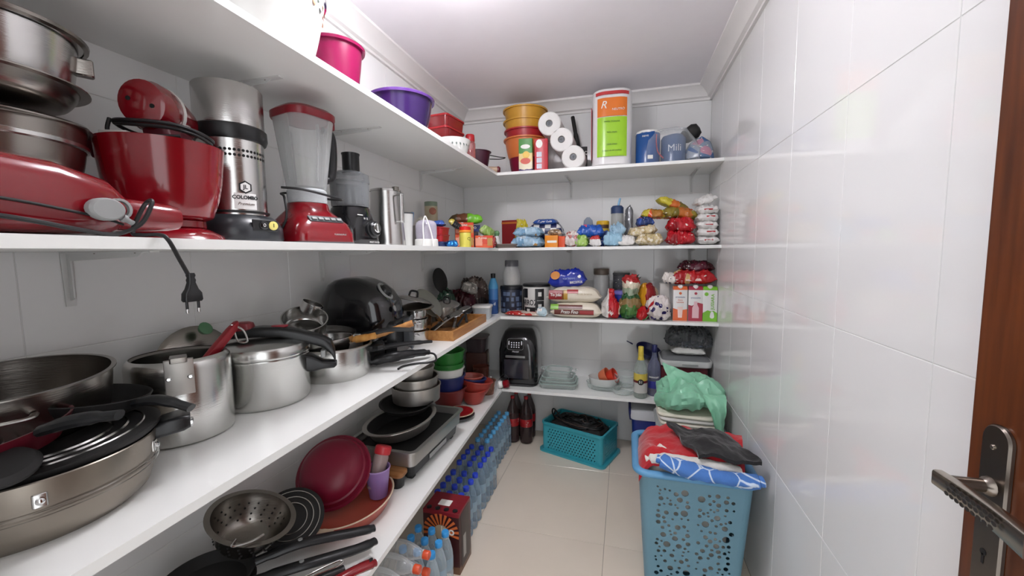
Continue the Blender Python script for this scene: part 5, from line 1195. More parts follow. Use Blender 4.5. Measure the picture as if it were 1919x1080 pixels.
for lab, pts, r, z0 in HD:
    t = thing('frying_pan', lab, 'pan', (0, 0, Z), (0, 0, 0), g)
    obj('handle', tube(pts, [r * .8, r, r, r * .95, r * .8], 12, flat=.7), BLK, t)
    obj('pan_body', lathe([(0, 0), (.085, 0), (.105, .028), (.102, .029), (.083, .004), (0, .004)], 40, M=T(.19, .705, z0)), BLKM, t)
    obj('screw', lathe([(.006, 0), (.006, .002), (0, .003)], 12, M=T(pts[1][0], pts[1][1], pts[1][2] + r * .66)), GREYP, t)
t = thing('wire_utensil', 'steel wire loop of a whisk lying across the handles', 'utensil', (0, 0, Z))
obj('wire', tube([(.36, .70, .085), (.42, .80, .085), (.455, .86, .08), (.462, .852, .075), (.42, .79, .08), (.37, .69, .08)], .0022, 8), STEEL, t)
t = thing('frying_pan', 'pan with a glossy dark red handle at the shelf edge', 'pan', (0, 0, Z))
obj('handle', tube([(.38, .64, .03), (.42, .74, .04), (.475, .84, .05), (.505, .895, .045), (.52, .925, .036)], [.012, .014, .016, .015, .016, .012], 12, flat=.75), RED, t); obj('pan_body', lathe([(0, 0), (.08, 0), (.1, .035), (.097, .036), (.078, .004), (0, .004)], 44, M=T(.31, .545, .003)), BLKM, t)
obj('hang_hole', lathe([(.006, 0), (.006, .001), (0, .001)], 12, M=T(.514, .912, .0525, rx=0) @ Matrix.Scale(1.5, 4, (0, 1, 0))), DARK, t)
# ---- terracotta oval tray with crimson bowl, cup and bottle in it
TER = mat('terracotta_enamel', '#b24a36', .3); CRE = mat('cream_glaze', '#d9c3a8', .35)
t = thing('oven_dish', 'oval terracotta baking dish with cream rim and end handles', 'baking dish', (.27, 1.152, Z), (0, 0, 4))
def oval(a, b, z, n=48): return [(a * math.cos(2 * PI * i / n), b * math.sin(2 * PI * i / n), z) for i in range(n)]
obj('dish_body', loft([oval(.1, .135, 0), oval(.115, .15, .008), oval(.135, .172, .05), oval(.131, .168, .05), oval(.11, .145, .012), oval(.09, .12, .008)]), TER, t)
obj('rim', loft([oval(.134, .171, .049), oval(.137, .174, .052), oval(.134, .171, .055), oval(.13, .167, .052)], cap0=False, cap1=False), CRE, t)
for s in (-1, 1): obj('end_handle', rloft([(.04, .05, .034, .012), (.047, .056, .045, .016), (.053, .05, .04, .014)], M=T(.03, s * .184, 0)), CRE, t)
t = thing('plastic_bowl', 'large crimson plastic lid bowl leaning on edge in the terracotta dish', 'bowl', (.19, 1.17, Z + .012))
CB = T(0, 0, .112, rz=-72, ry=46)
obj('bowl_body', lathe([(0, .085), (.045, .082), (.08, .07), (.1, .05), (.108, .028), (.114, .026), (.12, .01), (.122, 0), (.118, 0), (.11, .022), (.098, .045), (.076, .064), (0, .079)], 52, M=CB), CRIM, t)
obj('rim', lathe([(.119, 0), (.128, -.002), (.13, .005), (.126, .009), (.119, .008)], 52, M=CB), CRIM, t)
t = thing('drinking_cup', 'lilac plastic cup standing in the terracotta dish', 'cup', (.318, 1.243, Z + .012), (0, 0, 0))
obj('cup_body', lathe(bowlp(.032, .044, .105, .002, 1), 32), mat('lilac_plastic', '#9b7cb8', .35), t); obj('rim', lathe([(.043, .104), (.046, .105), (.046, .109), (.043, .109)], 32), mat('lilac_light', '#b79ad0', .35), t)
t = thing('squeeze_bottle', 'frosted bottle with bright red cap leaning in the lilac cup', 'bottle', (.309, 1.228, Z + .045), (-24, 4, 0))
obj('bottle_body', lathe([(0, 0), (.024, 0), (.026, .004), (.027, .11), (.024, .12), (0, .12)], 28), mat('frost_pink', '#a38d8b', .4), t); obj('cap', lathe([(0, .119), (.028, .119), (.03, .124), (.03, .145), (.026, .15), (0, .151)], 28), mat('cap_red', '#c8303a', .35), t)
# ---- table grill with trays and cake tins on it
t = thing('table_grill', 'long black table grill with steel tray top and wooden grip', 'grill', (.255, 1.585, Z), (0, 0, -1))
obj('base', rloft([(.015, .25, .40, .02), (.02, .27, .43, .025), (.055, .28, .44, .025), (.062, .28, .44, .02)]), mat('charcoal_metal', '#2a2b2c', .35, .5), t)
for sx in (-.11, .11):
    for sy in (-.18, .18): obj('foot', rbox(.03, .03, .016, .006, .002, M=T(sx, sy, 0)), BLK, t)
obj('steel_tray', rloft([(.0625, .28, .44, .02), (.068, .30, .46, .025), (.122, .31, .47, .028), (.128, .335, .49, .03), (.133, .335, .49, .03), (.133, .30, .455, .022), (.1, .28, .435, .02)]), mat('tray_steel', '#b4b3b0', .4, .9), t)
obj('grill_plate', rbox(.266, .42, .01, .015, .003, M=T(0, 0, .1006)), BLKM, t)
obj('wood_grip', rloft([(.046, .14, .05, .018), (.054, .15, .06, .02), (.064, .15, .06, .02), (.067, .14, .05, .018)], M=T(.055, -.255, 0)), wood('grip_wood', '#8a5a30', '#b07a48', (1, 9, 9)), t)
obj('grip_leg', rloft([(0, .1, .05, .02), (.0455, .11, .05, .02)], M=T(.065, -.25, 0)), BLK, t)
obj('control_strip', rbox(.004, .16, .02, .002, .001, M=T(.141, 0, .03)), GREYP, t)
t = thing('baking_pan', 'oval dark lined steel roasting pan on the table grill', 'pan', (.25, 1.53, Z + .128), (2, -3, -8))
obj('pan_body', loft([oval(.1, .125, 0), oval(.112, .14, .008), oval(.13, .165, .05), oval(.142, .178, .053), oval(.142, .178, .057), oval(.125, .16, .055), oval(.1, .125, .008)]), ALU_D, t)
obj('lining', loft([oval(.104, .129, .012), oval(.124, .158, .0535), oval(.121, .155, .0535), oval(.098, .122, .0085)]), BLKM, t)
t = thing('baking_pan', 'round black pie pan between the roasting pan and the cake tins', 'pan', (.215, 1.635, Z + .185), (3, 2, 0))
obj('pan_body', lathe(bowlp(.09, .118, .03, .002, .5, lip=.006), 48), BLKM, t)
g = 'round cake tins stacked on the table grill'
CX, CY = .225, 1.71
for i, (zz, r, h, lab) in enumerate(((.205, .115, .07, 'wide round cake tin at the bottom of the tins'), (.262, .104, .055, 'middle round cake tin of the stacked tins'))):
    t = thing('cake_tin', lab, 'cake tin', (CX, CY, Z + zz), (0, 0, 0), g)
    obj('tin_body', lathe(bowlp(r - .004, r, h, .0015, 1), 48), ALU_D, t); obj('rim', lathe([(r - .002, h - .004), (r + .003, h - .003), (r + .003, h + .002), (r - .003, h + .002)], 48), ALU_D, t)
t = thing('cake_tin', 'smallest cake tin with a centre tube on top of the tins', 'cake tin', (CX - .005, CY + .005, Z + .302), (0, 0, 0), g)
obj('tin_body', lathe(bowlp(.08, .09, .06, .0015, 1), 48), ALU_D, t); obj('rim', lathe([(.088, .057), (.093, .058), (.093, .063), (.087, .063)], 48), ALU_D, t); obj('centre_tube', lathe([(.018, .002), (.015, .05), (.012, .052), (.012, .05), (.014, .002)], 24), ALU_D, t)
# ---- coloured bowls
def bowl(name, label, loc, rb, rt, h, m, k=.55, lip=.006, group='coloured plastic bowls on the lowest shelf', rot=(0, 0, 0)):
    t = thing(name, label, 'bowl', loc, rot, group)
    obj('bowl_body', lathe(bowlp(rb, rt, h, .0025, k), 40), m, t)
    obj('rim', lathe([(rt - .002, h - .003), (rt + lip, h - .004), (rt + lip, h + .002), (rt - .003, h + .003)], 40), m, t)
    return t
BX, BY = .2, 2.13
NAVY = mat('navy_bowl', '#232c66', .35); GRN = mat('green_bowl', '#2f7d34', .35)
bowl('plastic_bowl', 'dark brick bowl at the bottom of the coloured stack', (BX, BY, Z), .06, .1, .12, mat('brick_plastic', '#7c3230', .4))
bowl('plastic_bowl', 'navy bowl under the white bowl of the coloured stack', (BX, BY, Z + .085), .07, .095, .11, NAVY)
bowl('plastic_bowl', 'white bowl between the green and navy bowls', (BX, BY, Z + .15), .075, .09, .09, WHT)
bowl('plastic_bowl', 'green bowl nested in the white bowl', (BX, BY, Z + .185), .07, .092, .085, GRN)
bowl('plastic_bowl', 'upper green bowl on top of the coloured stack', (BX, BY, Z + .235), .07, .096, .105, GRN)
t = thing('plate_stack', 'red plate with pale rim on a dark plate at the shelf front', 'plate', (.32, 2.0, Z), 0)
obj('dark_plate', lathe([(0, 0), (.055, 0), (.083, .016), (.085, .02), (.08, .02), (0, .006)], 40), DGREY, t); obj('red_plate', lathe([(0, .0205), (.055, .0205), (.079, .034), (.077, .037), (.05, .025), (0, .025)], 40), REDP, t); obj('pale_rim', lathe([(.076, .0345), (.082, .035), (.082, .038), (.076, .038)], 40), CRE, t)
BRK_ = mat('brick_bowl', '#a23b32', .35)
bowl('plastic_bowl', 'brick red bowl at the shelf front with a pale rim', (.315, 2.235, Z + .0), .045, .078, .085, BRK_, rot=(0, 0, 0))
bowl('plastic_bowl', 'larger brick red bowl nested on the front brick bowl', (.31, 2.26, Z + .045), .06, .098, .09, BRK_, rot=(-6, 8, 0))
bowl('plastic_bowl', 'navy blue bowl tilted inside the larger brick bowl', (.297, 2.255, Z + .07), .05, .078, .075, NAVY, rot=(-6, 4, 0))
bowl('plastic_bowl', 'terracotta bowl resting in the tilted navy bowl', (.292, 2.25, Z + .10), .04, .07, .06, mat('terra_bowl', '#b0564a', .35), rot=(-4, 2, 0))
t = thing('clear_tub', 'clear amber plastic tub beside the brick bowls', 'container', (.345, 2.405, Z), 8); obj('tub_body', lathe(bowlp(.04, .052, .085, .002, 1, lip=.004), 32), clear('amber_clear', '#8a5a48', .55, .12), t)
t = thing('clear_tub', 'lilac clear tub lying at the shelf corner', 'container', (.265, 2.43, Z), 20); obj('tub_body', lathe(bowlp(.04, .05, .09, .002, 1, lip=.004), 32, M=T(-.0, 0, .048, ry=70) @ T(0, 0, -.04)), clear('lilac_tub', '#8d84a6', .5, .12), t)
t = thing('food_box', 'brown kitchen box with pale window in the dark corner', 'box', (.17, 2.70, Z), 12); obj('box_body', rbox(.15, .13, .20, .01, .004), mat('box_brown', '#4a2a22', .45), t); obj('label_window', rbox(.002, .05, .07, .002, .001, M=T(.0755, .03, .11)), mat('cream_label', '#cbc4a8', .45), t)
t = thing('plastic_tub', 'smoky stacked tub on the brown box in the corner', 'container', (.17, 2.70, Z + .2005), 5); obj('tub_body', tray(.15, .15, .10, .03, .003, flare=.01), clear('smoke_tub', '#4f4549', .6, .15), t); obj('lid', rbox(.16, .16, .012, .03, .003, M=T(0, 0, .1)), mat('smoke_lid', '#5a4a4a', .4), t)
t = thing('clear_tub', 'small brown clear cup in front of the brown box', 'container', (.245, 2.56, Z), 0); obj('tub_body', lathe(bowlp(.045, .056, .13, .002, 1, lip=.004), 32), clear('brown_clear', '#6a3c30', .6, .12), t)
t = thing('peeler_tool', 'white and red crank tool lying at the shelf corner', 'tool', (.385, 2.512, Z), 8)
obj('shaft', tube([(-.11, -.005, .014), (-.02, 0, .014)], .01, 10), WHT, t); obj('hub', crumple(lathe([(0, 0), (.022, 0), (.026, .01), (.022, .03), (0, .032)], 18, M=T(.0, 0, .026, ry=80)), .004, 40, 2), WHT, t); obj('red_drum', lathe([(0, 0), (.026, 0), (.028, .006), (.028, .03), (.02, .038), (0, .038)], 24, M=T(.035, 0, .0285, ry=80)), RED, t)
obj('lever', tube([(-.06, .0, .014), (-.05, -.01, .06), (-.048, -.012, .085)], [.004, .005, .007], 8), WHT, t); obj('wire', tube([(.0, .02, .05), (.03, .03, .09), (.065, .02, .07), (.06, 0, .045)], .002, 6), BLK, t)

# ================================================================== lowest shelf, back wall
t = thing('air_fryer_oven', 'tall black digital air fryer with touch panel and clear front', 'air fryer', (.487, 2.735, Z), (0, 0, 4))
obj('body', rloft([(0, .24, .28, .04), (.02, .26, .30, .05), (.06, .27, .31, .055), (.24, .27, .31, .06), (.31, .25, .29, .07, 0, .005), (.36, .21, .24, .07, 0, .012), (.378, .17, .18, .06, 0, .02)], n=8), BLKG, t)
pnl = obj('touch_panel', rloft([(0, .108, .074, .014), (.003, .106, .072, .014)], M=T(-.012, -.1505, .289, rx=82)), BLKG, t)
obj('panel_frame', tube([(x - .012, -.1535 + y * .14, .289 + y) for x, y in rrect(.108, .074, .014, 4)], .0009, 6, closed=True, sub=1), GREYP, pnl)
LEDM = mat('panel_print', '#e8e8ee', .4)
for i in range(4):
    for j in range(3):
        if j == 2 and i in (0,): pass
        obj('touch_icon', lathe([(.0042, 0), (.0042, .0006), (0, .0006)], 10, M=T(-.037 + .0165 * i, -.1555 + (.018 - .0145 * j) * .14, .299 - .0145 * j, rx=82)), LEDM, pnl)
for x in (-.055, .031): obj('touch_bar', rloft([(0, .0065, .027, .003), (.0006, .0065, .027, .003)], M=T(x, -.1548, .298, rx=82)), LEDM, pnl)
txt('Mondial', .014, LEDM, t, (-.012, -.1575, .239), (86, 0, 0), shear=.35)
obj('handle_bar', rbox(.135, .014, .014, .004, .002, M=T(-.012, -.16, .198)), mat('satin_grey', '#8d8f8e', .3, .6), t)
obj('window', rbox(.17, .006, .13, .01, .002, M=T(-.005, -.158, .055)), mat('smoked_window', '#2b2c33', .08, coat=.6), t)
obj('base_edge', rloft([(0, .25, .3, .05), (.008, .262, .312, .055), (.014, .25, .3, .05)], M=T(0, -.004, 0)), BLK, t)
# glass dishes
g = 'clear glass baking dishes in a stack'
GD = clear('dish_glass', '#dbe6e2', .12, .04)
for i, (w, d, h, zz, lab) in enumerate(((.25, .19, .035, 0, 'lowest square glass baking dish of the stack'), (.235, .175, .04, .012, 'second square glass baking dish of the stack'), (.21, .16, .045, .03, 'middle square glass baking dish of the stack'), (.17, .14, .06, .055, 'top glass baking dish with side lugs'))):
    t = thing('glass_dish', lab, 'dish', (.765, 2.665, Z + zz), (0, 0, 4 - 2 * i), g)
    obj('dish_body', tray(w, d, h, .03, .005, flare=.012, n=6), GD, t)
    obj('thick_rim', rloft([(h - .004, w + .006, d + .006, .04), (h + .002, w + .008, d + .008, .041), (h + .002, w - .008, d - .008, .035), (h - .004, w - .008, d - .008, .035), (h - .004, w + .006, d + .006, .04)], cap0=False, cap1=False, n=6), clear('rim_glass', '#b9ccc6', .4, .04), t)
    if i == 3:
        for s in (-1, 1): obj('lug', tube([(s * .08, -.03, .058), (s * .115, -.02, .062), (s * .115, .02, .062), (s * .08, .03, .058)], .005, 8), GD, t)
t = thing('serving_dish', 'white oval casserole holding orange bowls', 'dish', (1.06, 2.69, Z + .016)); obj('dish_body', loft([oval(.06, .045, 0), oval(.085, .065, .01), oval(.1, .08, .06), oval(.096, .076, .06), oval(.08, .06, .014), oval(.055, .04, .008)]), mat('casserole_white', '#d5d8d5', .2), t)
t = thing('glass_dish', 'wide oval glass dish under the white casserole', 'dish', (1.065, 2.69, Z)); obj('dish_body', loft([oval(.09, .07, 0), oval(.105, .085, .004), oval(.118, .096, .04), oval(.113, .092, .04), oval(.1, .08, .01), oval(.085, .065, .006)]), GD, t)
for i, (lab, m, dx) in enumerate((('salmon orange bowl leaning on its side in the white casserole', mat('salmon_plastic', '#e07a55', .35), -.01), ('red orange bowl behind the salmon one in the white casserole', mat('vermilion_plastic', '#d4402c', .35), .035))):
    t = thing('small_bowl', lab, 'bowl', (1.07 + dx, 2.685, Z + .048), (0, 0, 0), 'orange bowls in the white casserole')
    obj('bowl_body', lathe(bowlp(.025, .05, .06, .002, .5), 32, M=T(.02, 0, .04, ry=65, rz=-14) @ T(0, 0, -.05)), m, t)
t = thing('glass_bowl', 'clear round glass bowl beside the bottles', 'bowl', (1.205, 2.765, Z)); obj('bowl_body', lathe(bowlp(.05, .083, .085, .004, .45), 44), GD, t); obj('rim', lathe([(.081, .083), (.086, .085), (.086, .09), (.08, .09)], 44), GD, t)
t = thing('glass_bowl', 'wide shallow glass dish lying before the round glass bowl', 'dish', (1.185, 2.62, Z)); obj('bowl_body', lathe(bowlp(.05, .075, .03, .004, .45), 44), GD, t)
t = thing('funnel', 'navy blue plastic scoop leaning on the wall behind the bottles', 'scoop', (1.335, 2.845, Z)); obj('scoop_body', lathe(bowlp(.05, .085, .05, .002, .5), 36, M=T(.0, -.01, .2, ry=18, rx=18)), mat('navy_scoop', '#26285a', .35), t); obj('handle', tube([(-.09, 0, .27), (-.13, .0, .29)], [.012, .008], 8, flat=.4), mat('navy_scoop', '#26285a', .35), t); obj('stand', lathe([(0, 0), (.06, 0), (.05, .18), (0, .2)], 24), clear('frosted_plastic', '#c9ced0', .6, .35), t)
def bottle(label, loc, capm, glassm, liquid):
    t = thing('liquor_bottle', label, 'bottle', loc)
    obj('glass', lathe([(0, 0), (.036, 0), (.04, .005), (.04, .17), (.036, .195), (.018, .235), (.0145, .25), (.0145, .28), (0, .28)], 36), glassm, t)
    obj('liquid', lathe([(0, .006), (.0365, .006), (.0365, liquid), (0, liquid)], 30), mat('spirit', '#b9c0b4', .1, alpha=.35), t)
    obj('cap', lathe([(.0152, .272), (.0162, .274), (.0162, .316), (.014, .319), (0, .319)], 24), capm, t)
    return t
t = bottle('clear spirit bottle with yellow cap and 51 label', (1.289, 2.57, Z), mat('cap_yellow', '#d9c04a', .35), clear('bottle_glass', '#b9c6bd', .3, .05), .05)
obj('neck_band', lathe([(.0165, .262), (.0172, .263), (.0172, .272), (.0165, .273)], 24), mat('cap_yellow', '#d9c04a', .35), t)
obj('neck_foil', lathe([(.0150, .236), (.0195, .236), (.0160, .262), (.0150, .262)], 24), mat('cap_yellow', '#d9c04a', .35), t)
obj('label', curved(.0403, -185, 5, .035, .112, 16), mat('label_silver', '#c9c9c4', .4), t); obj('label_top', curved(.0404, -185, 5, .112, .155, 16), mat('label_gold', '#d2bd54', .4), t); obj('red_ribbon', curved(.0414, -180, 0, .098, .112, 16), mat('ribbon_red', '#6a1a20', .4), t)
obj('emblem', lathe([(.018, 0), (.018, .0015), (0, .002)], 24, M=T(.0, -.0408, .105, rx=90)), mat('print_black', '#17171a', .4), t); txt('51', .023, PW, t, (0, -.0432, .105), bold=.01)
t = bottle('clear bottle with navy cap and blue label', (1.372, 2.635, Z), mat('cap_navy', '#23265c', .35), clear('bottle_blue', '#7a7f9c', .45, .06), .09)
obj('label', curved(.0403, -150, -40, .05, .095, 12), mat('label_blue', '#2f358c', .4), t); txt('SMIRNOFF', .014, PW, t, (0, 0, .12), (90, 0, -6), R=.0408, bold=.02); obj('amber_base', lathe([(0, .007), (.037, .007), (.037, .08), (0, .08)], 28), mat('amber', '#a8783c', .2, alpha=.5), t)
# scale with bags on a dark red box
t = carton('storage_box', 'dark red box supporting the white kitchen scale', .27, .22, .185, mat('box_maroon', '#5a1220', .35), (1.545, 2.735, Z), 0, 'box', r=.01)
t = thing('kitchen_scale', 'white lidded tray with grey top on the dark red box', 'tray', (1.555, 2.725, Z + .1855)); obj('tray_body', rloft([(0, .26, .2, .03), (.01, .29, .24, .035), (.035, .3, .25, .04), (.045, .295, .245, .04)], n=6), mat('scale_white', '#d4d6d4', .3), t); obj('glass_lid', rloft([(.045, .28, .23, .035), (.062, .25, .2, .04), (.068, .2, .16, .04)], n=6), mat('grey_lid', '#77797b', .2), t); obj('front_slot', rbox(.09, .002, .008, .001, .0005, M=T(.02, -.1256, .02)), GREYP, t)
t = thing('plastic_bag', 'grey translucent bag with folded white cloth on the kitchen scale', 'bag', (1.575, 2.72, Z + .2545)); obj('folded_cloth', sit(crumple(pillow(.2, .16, .05, 121, wr=.05), .003, 30, 1)), mat('cloth_white', '#d9d9d4', .8), t); obj('grey_bag', sit(creases(pillow(.26, .18, .10, 123, wr=.3), .03, 22, 3, 0), .03), clear('grey_film', '#5e6064', .55, .2), t); obj('blue_cloth', crumple(pillow(.12, .08, .03, 125, wr=.4, M=T(.02, -.03, .052)), .006, 30, 4), mat('cloth_bluegrey', '#57606c', .7), t)
# ================================================================== the floor
# ---- water bottles
def water(name, label, group, capm, petm):
    t = thing(name, label, 'bottle', (0, 0, 0), 0, group)
    pr = [(0, .004), (.02, 0), (.027, .003), (.029, .01), (.029, .045), (.0275, .05), (.029, .055), (.029, .075), (.0275, .08), (.029, .085), (.029, .15), (.027, .165), (.02, .195), (.014, .212), (.0125, .216), (.0125, .224), (0, .224)]
    obj('bottle_body', lathe(pr, 16), petm, t)
    obj('neck_ring', lathe([(.0125, .217), (.0155, .218), (.0155, .221), (.0125, .222)], 14), petm, t)
    obj('cap', lathe([(0, .2235), (.0145, .2235), (.015, .225), (.0145, .241), (.013, .243), (0, .243)], 14), capm, t)
    obj('label_sleeve', lathe([(.0293, .09), (.0297, .091), (.0297, .138), (.0293, .139)], 16), clear('label_film', '#9db7c8', .5, .2), t)
    return t
PETB = clear('pet_blue', '#a3bdd2', .2, .08)
CAPD = mat('cap_royal', '#2440c0', .35); CAPL = mat('cap_light', '#3b9be0', .35)
ORD = ('first', 'second', 'third', 'fourth', 'fifth', 'sixth', 'seventh', 'eighth')
def pack(what, frm, group, capm, petm, xs, ys):
    root = None
    sides = ('aisle side', 'middle', 'wall side') if len(xs) == 3 else ('aisle side', 'wall side')
    for i, x in enumerate(xs):
        for j, y in enumerate(ys):
            lab = '%s, %s row %s, %s column' % (what, ORD[j], frm, sides[i])
            if root is None: root = water('water_bottle', lab, group, capm, petm); root.location = (x, y, 0)
            else: dup(root, (x, y, 0), (0, 0, (x * 977 + y * 613) % 90), lab)
pack('royal blue capped water bottle', 'behind the red carton', 'royal blue capped water bottles by the carton', CAPD, PETB, (.47, .41, .35), [1.655 + .0605 * i for i in range(4)])
pack('blue capped water bottle of the farther block', 'from the carton', 'royal blue capped water bottles farther back', CAPD, PETB, (.462, .402, .342), [1.935 + .0605 * i for i in range(4)])
pack('sky blue capped bottle near the cola', 'counted towards the cola', 'light blue capped bottles near the cola', mat('cap_sky', '#5aa9dc', .35), PETB, (.405, .345), [2.21 + .0605 * i for i in range(8)])
pack('light blue capped bottle', 'in front of the red carton', 'light blue capped bottles in front of the carton', CAPL, PET, (.505, .445, .385), (1.405, 1.345, 1.285))
# lying bottles with orange caps
root = None
for k in range(5):
    for j, y in enumerate((1.075, 1.142, 1.209)):
        lab = 'lying bottle with orange cap, %s layer up, %s the water bottles' % (ORD[k], ('farthest from', 'one away from', 'next to')[j])
        if root is None:
            root = thing('soda_bottle', lab, 'bottle', (.27, y, .033), 0, 'lying orange capped bottles')
            pr = [(0, .004), (.02, 0), (.03, .004), (.0325, .012)]
            for i in range(4): pr += [(.0325, .03 + .022 * i), (.0295, .036 + .022 * i), (.0325, .042 + .022 * i)]
            pr += [(.0325, .15), (.03, .17), (.02, .205), (.0135, .222), (.0125, .23), (0, .23)]
            obj('bottle_body', lathe(pr, 18, M=T(ry=90)), clear('pet_clear', '#e4e8ea', .14, .05), root)
            obj('cap', lathe([(0, .229), (.0145, .229), (.015, .231), (.0145, .249), (.013, .251), (0, .251)], 16, M=T(ry=90)), mat('cap_orange', '#d9532f', .35), root)
            obj('neck_ring', lathe([(.013, .222), (.016, .223), (.016, .226), (.013, .227)], 16, M=T(ry=90)), clear('pet_clear', '#e4e8ea', .14, .05), root)
        else: dup(root, (.27 + .004 * k, y, .033 + .0655 * k), (k * 25 + y * 300, 0, 0), lab)
# printed gift carton
t = carton('gift_carton', 'dark red gift carton with orange rays and white seal on top', .165, .13, .272, bands('gift_print', 2, [(0, '#6b4a34'), (.12, '#3a1116'), (.93, '#7d1522')], .35, .04), (.452, 1.54, 0), 0)
RAY = mat('ray_orange', '#d9713a', .35)
for i in range(13):
    a = R_(-8 + 16.3 * i); c_, s_ = math.cos(a), math.sin(a)
    q = [(.035 * c_ - .003 * s_, .035 * s_ + .003 * c_), (.035 * c_ + .003 * s_, .035 * s_ - .003 * c_), (.082 * c_ + .006 * s_, .082 * s_ - .006 * c_), (.082 * c_ - .006 * s_, .082 * s_ + .006 * c_)]
    obj('printed_ray', loft([[(max(-.081, min(.081, x)), -.0655 - d, .178 + y) for x, y in q] for d in (0, .0006)]), RAY, t)
obj('print_disc', lathe([(.034, 0), (.034, .0006), (0, .0006)], 24, M=T(0, -.0655, .178, rx=90)), mat('disc_cream', '#c9b79a', .4), t); txt('ino', .05, PW, t, (.03, -.0667, .19), bold=.02); obj('white_seal', rbox(.055, .04, .001, .003, .0004, M=T(-.005, -.005, .272)), PW, t)
obj('side_panel', rbox(.0008, .09, .24, .002, .0003, M=T(.0829, 0, .02)), mat('side_dark', '#241216', .35), t); obj('side_window', rbox(.0012, .03, .1, .002, .0003, M=T(.0831, -.01, .05)), mat('side_grey', '#9d9b98', .35), t)
for i in range(4): obj('bottle_neck', lathe([(0, 0), (.011, 0), (.011, .01), (0, .012)], 14, M=T(-.06 + .04 * i, -.05, .266)), BLK, t)
# ---- cola bottles
COLA = mat('cola', '#1e0f0d', .08, coat=.5)
root = None
for x, y, lab in ((.425, 2.715, 'dark cola bottle with red label, front of the four beside the water bottles'), (.522, 2.722, 'dark cola bottle with red label, front of the four beside the teal crate'), (.425, 2.815, 'dark cola bottle with red label, against the back wall behind the water bottles'), (.522, 2.822, 'dark cola bottle with red label, against the back wall beside the teal crate')):
    if root is None:
        root = thing('cola_bottle', lab, 'bottle', (x, y, 0), 0, 'cola bottles in the corner')
        obj('bottle_body', lathe([(0, .006), (.03, 0), (.044, .008), (.046, .03), (.043, .05), (.046, .075), (.046, .2), (.04, .235), (.022, .285), (.0135, .305), (.0135, .318), (0, .318)], 24), clear('cola_pet', '#4a3a3a', .45, .06), root)
        obj('cola', lathe([(0, .01), (.042, .012), (.041, .05), (.0435, .08), (.0435, .13), (0, .132)], 20), COLA, root)
        obj('label_sleeve', lathe([(.0462, .125), (.0468, .127), (.0468, .178), (.0462, .18)], 24), patches('cola_label', ['#a01c22', '#8a161c', '#b54a48'], 30, .3), root)
        obj('cap', lathe([(0, .317), (.0145, .317), (.015, .335), (0, .337)], 16), REDP, root)
    else: dup(root, (x, y, 0), (0, 0, 40), lab)
# ---- teal crate with black cables
TEAL = mat('teal_plastic', '#3aa3b2', .32, vary=.05)
t = thing('crate', 'teal perforated plastic crate filled with black cables', 'basket', (.905, 2.688, 0), (0, 0, -20))
CW, CD, CH = .45, .28, .205
def wall_panel(w, h, axis, sgn, off, bow=False):
    holes = []
    nx = int(w / .0205)
    for i in range(1, nx - 1):
        for j in range(9):
            x = -w / 2 + (i + .5 + .5 * (j % 2)) * w / nx; y = .03 + j * .0185
            if abs(x) < w / 2 - .03 and y < h - .03: holes.append([(x + dx, y + dy) for dx, dy in ((-.0042, -.006), (.0042, -.0025), (.0042, .006), (-.0042, .0025))])
    bm = holed([(-w / 2, 0), (w / 2, 0), (w / 2, h), (-w / 2, h)], holes, .003)
    M = T(0, off * sgn, 0, rx=90) if axis == 'y' else T(off * sgn, 0, 0, rz=90) @ T(rx=90)
    bmesh.ops.transform(bm, matrix=M, verts=bm.verts)
    return obj('side_wall', bm, TEAL, t)
wall_panel(CW - .05, CH, 'y', -1, CD / 2 - .008); wall_panel(CW - .05, CH, 'y', 1, CD / 2 - .008); wall_panel(CD - .05, CH, 'x', 1, CW / 2 - .008); wall_panel(CD - .05, CH, 'x', -1, CW / 2 - .008)
for sx in (-1, 1):
    for sy in (-1, 1):
        cx, cy = sx * (CW / 2 - .026), sy * (CD / 2 - .026); a0 = {(1, 1): 0, (-1, 1): 90, (-1, -1): 180, (1, -1): 270}[(sx, sy)]
        arc = [(cx + .0195 * math.cos(R_(a0 + 15 * i)), cy + .0195 * math.sin(R_(a0 + 15 * i))) for i in range(7)]; arc2 = [(cx + .0165 * math.cos(R_(a0 + 90 - 15 * i)), cy + .0165 * math.sin(R_(a0 + 90 - 15 * i))) for i in range(7)]
        obj('corner', loft([[(x, y, z_) for x, y in arc + arc2] for z_ in (0.004, CH)]), TEAL, t)
obj('floor_plate', rbox(CW - .02, CD - .02, .004, .02, .001, M=T(0, 0, .004)), TEAL, t)
for z_, e, nm in ((.003, .028, 'foot_rim'), (CH - .012, .004, 'top_rim')):
    o_ = rrect(CW + e, CD + e, .035, 6); i_ = rrect(CW - .022, CD - .022, .018, 6)
    bm = new(); rings = [[bm.verts.new((x, y, zz)) for x, y in pts] for pts, zz in ((i_, z_ - .003), (o_, z_ - .003), (o_, z_ + .011), (i_, z_ + .011))]
    for a, b_ in zip(rings, rings[1:] + rings[:1]):
        for i in range(len(a)): bm.faces.new((a[i], a[(i + 1) % len(a)], b_[(i + 1) % len(a)], b_[i]))
    obj(nm, bm, TEAL, t)
t = thing('cable_heap', 'tangled heap of black cables and hangers in the teal crate', 'cables', (.905, 2.688, .0085), (0, 0, -20))
rnd = random.Random(17)
obj('cable_mass', sit(crumple(rloft([(0, .36, .2, .04), (.1, .385, .215, .05), (.17, .37, .2, .05), (.195, .28, .14, .05), (.205, .12, .06, .02)], n=8), .012, 24, 7)), BLKM, t)
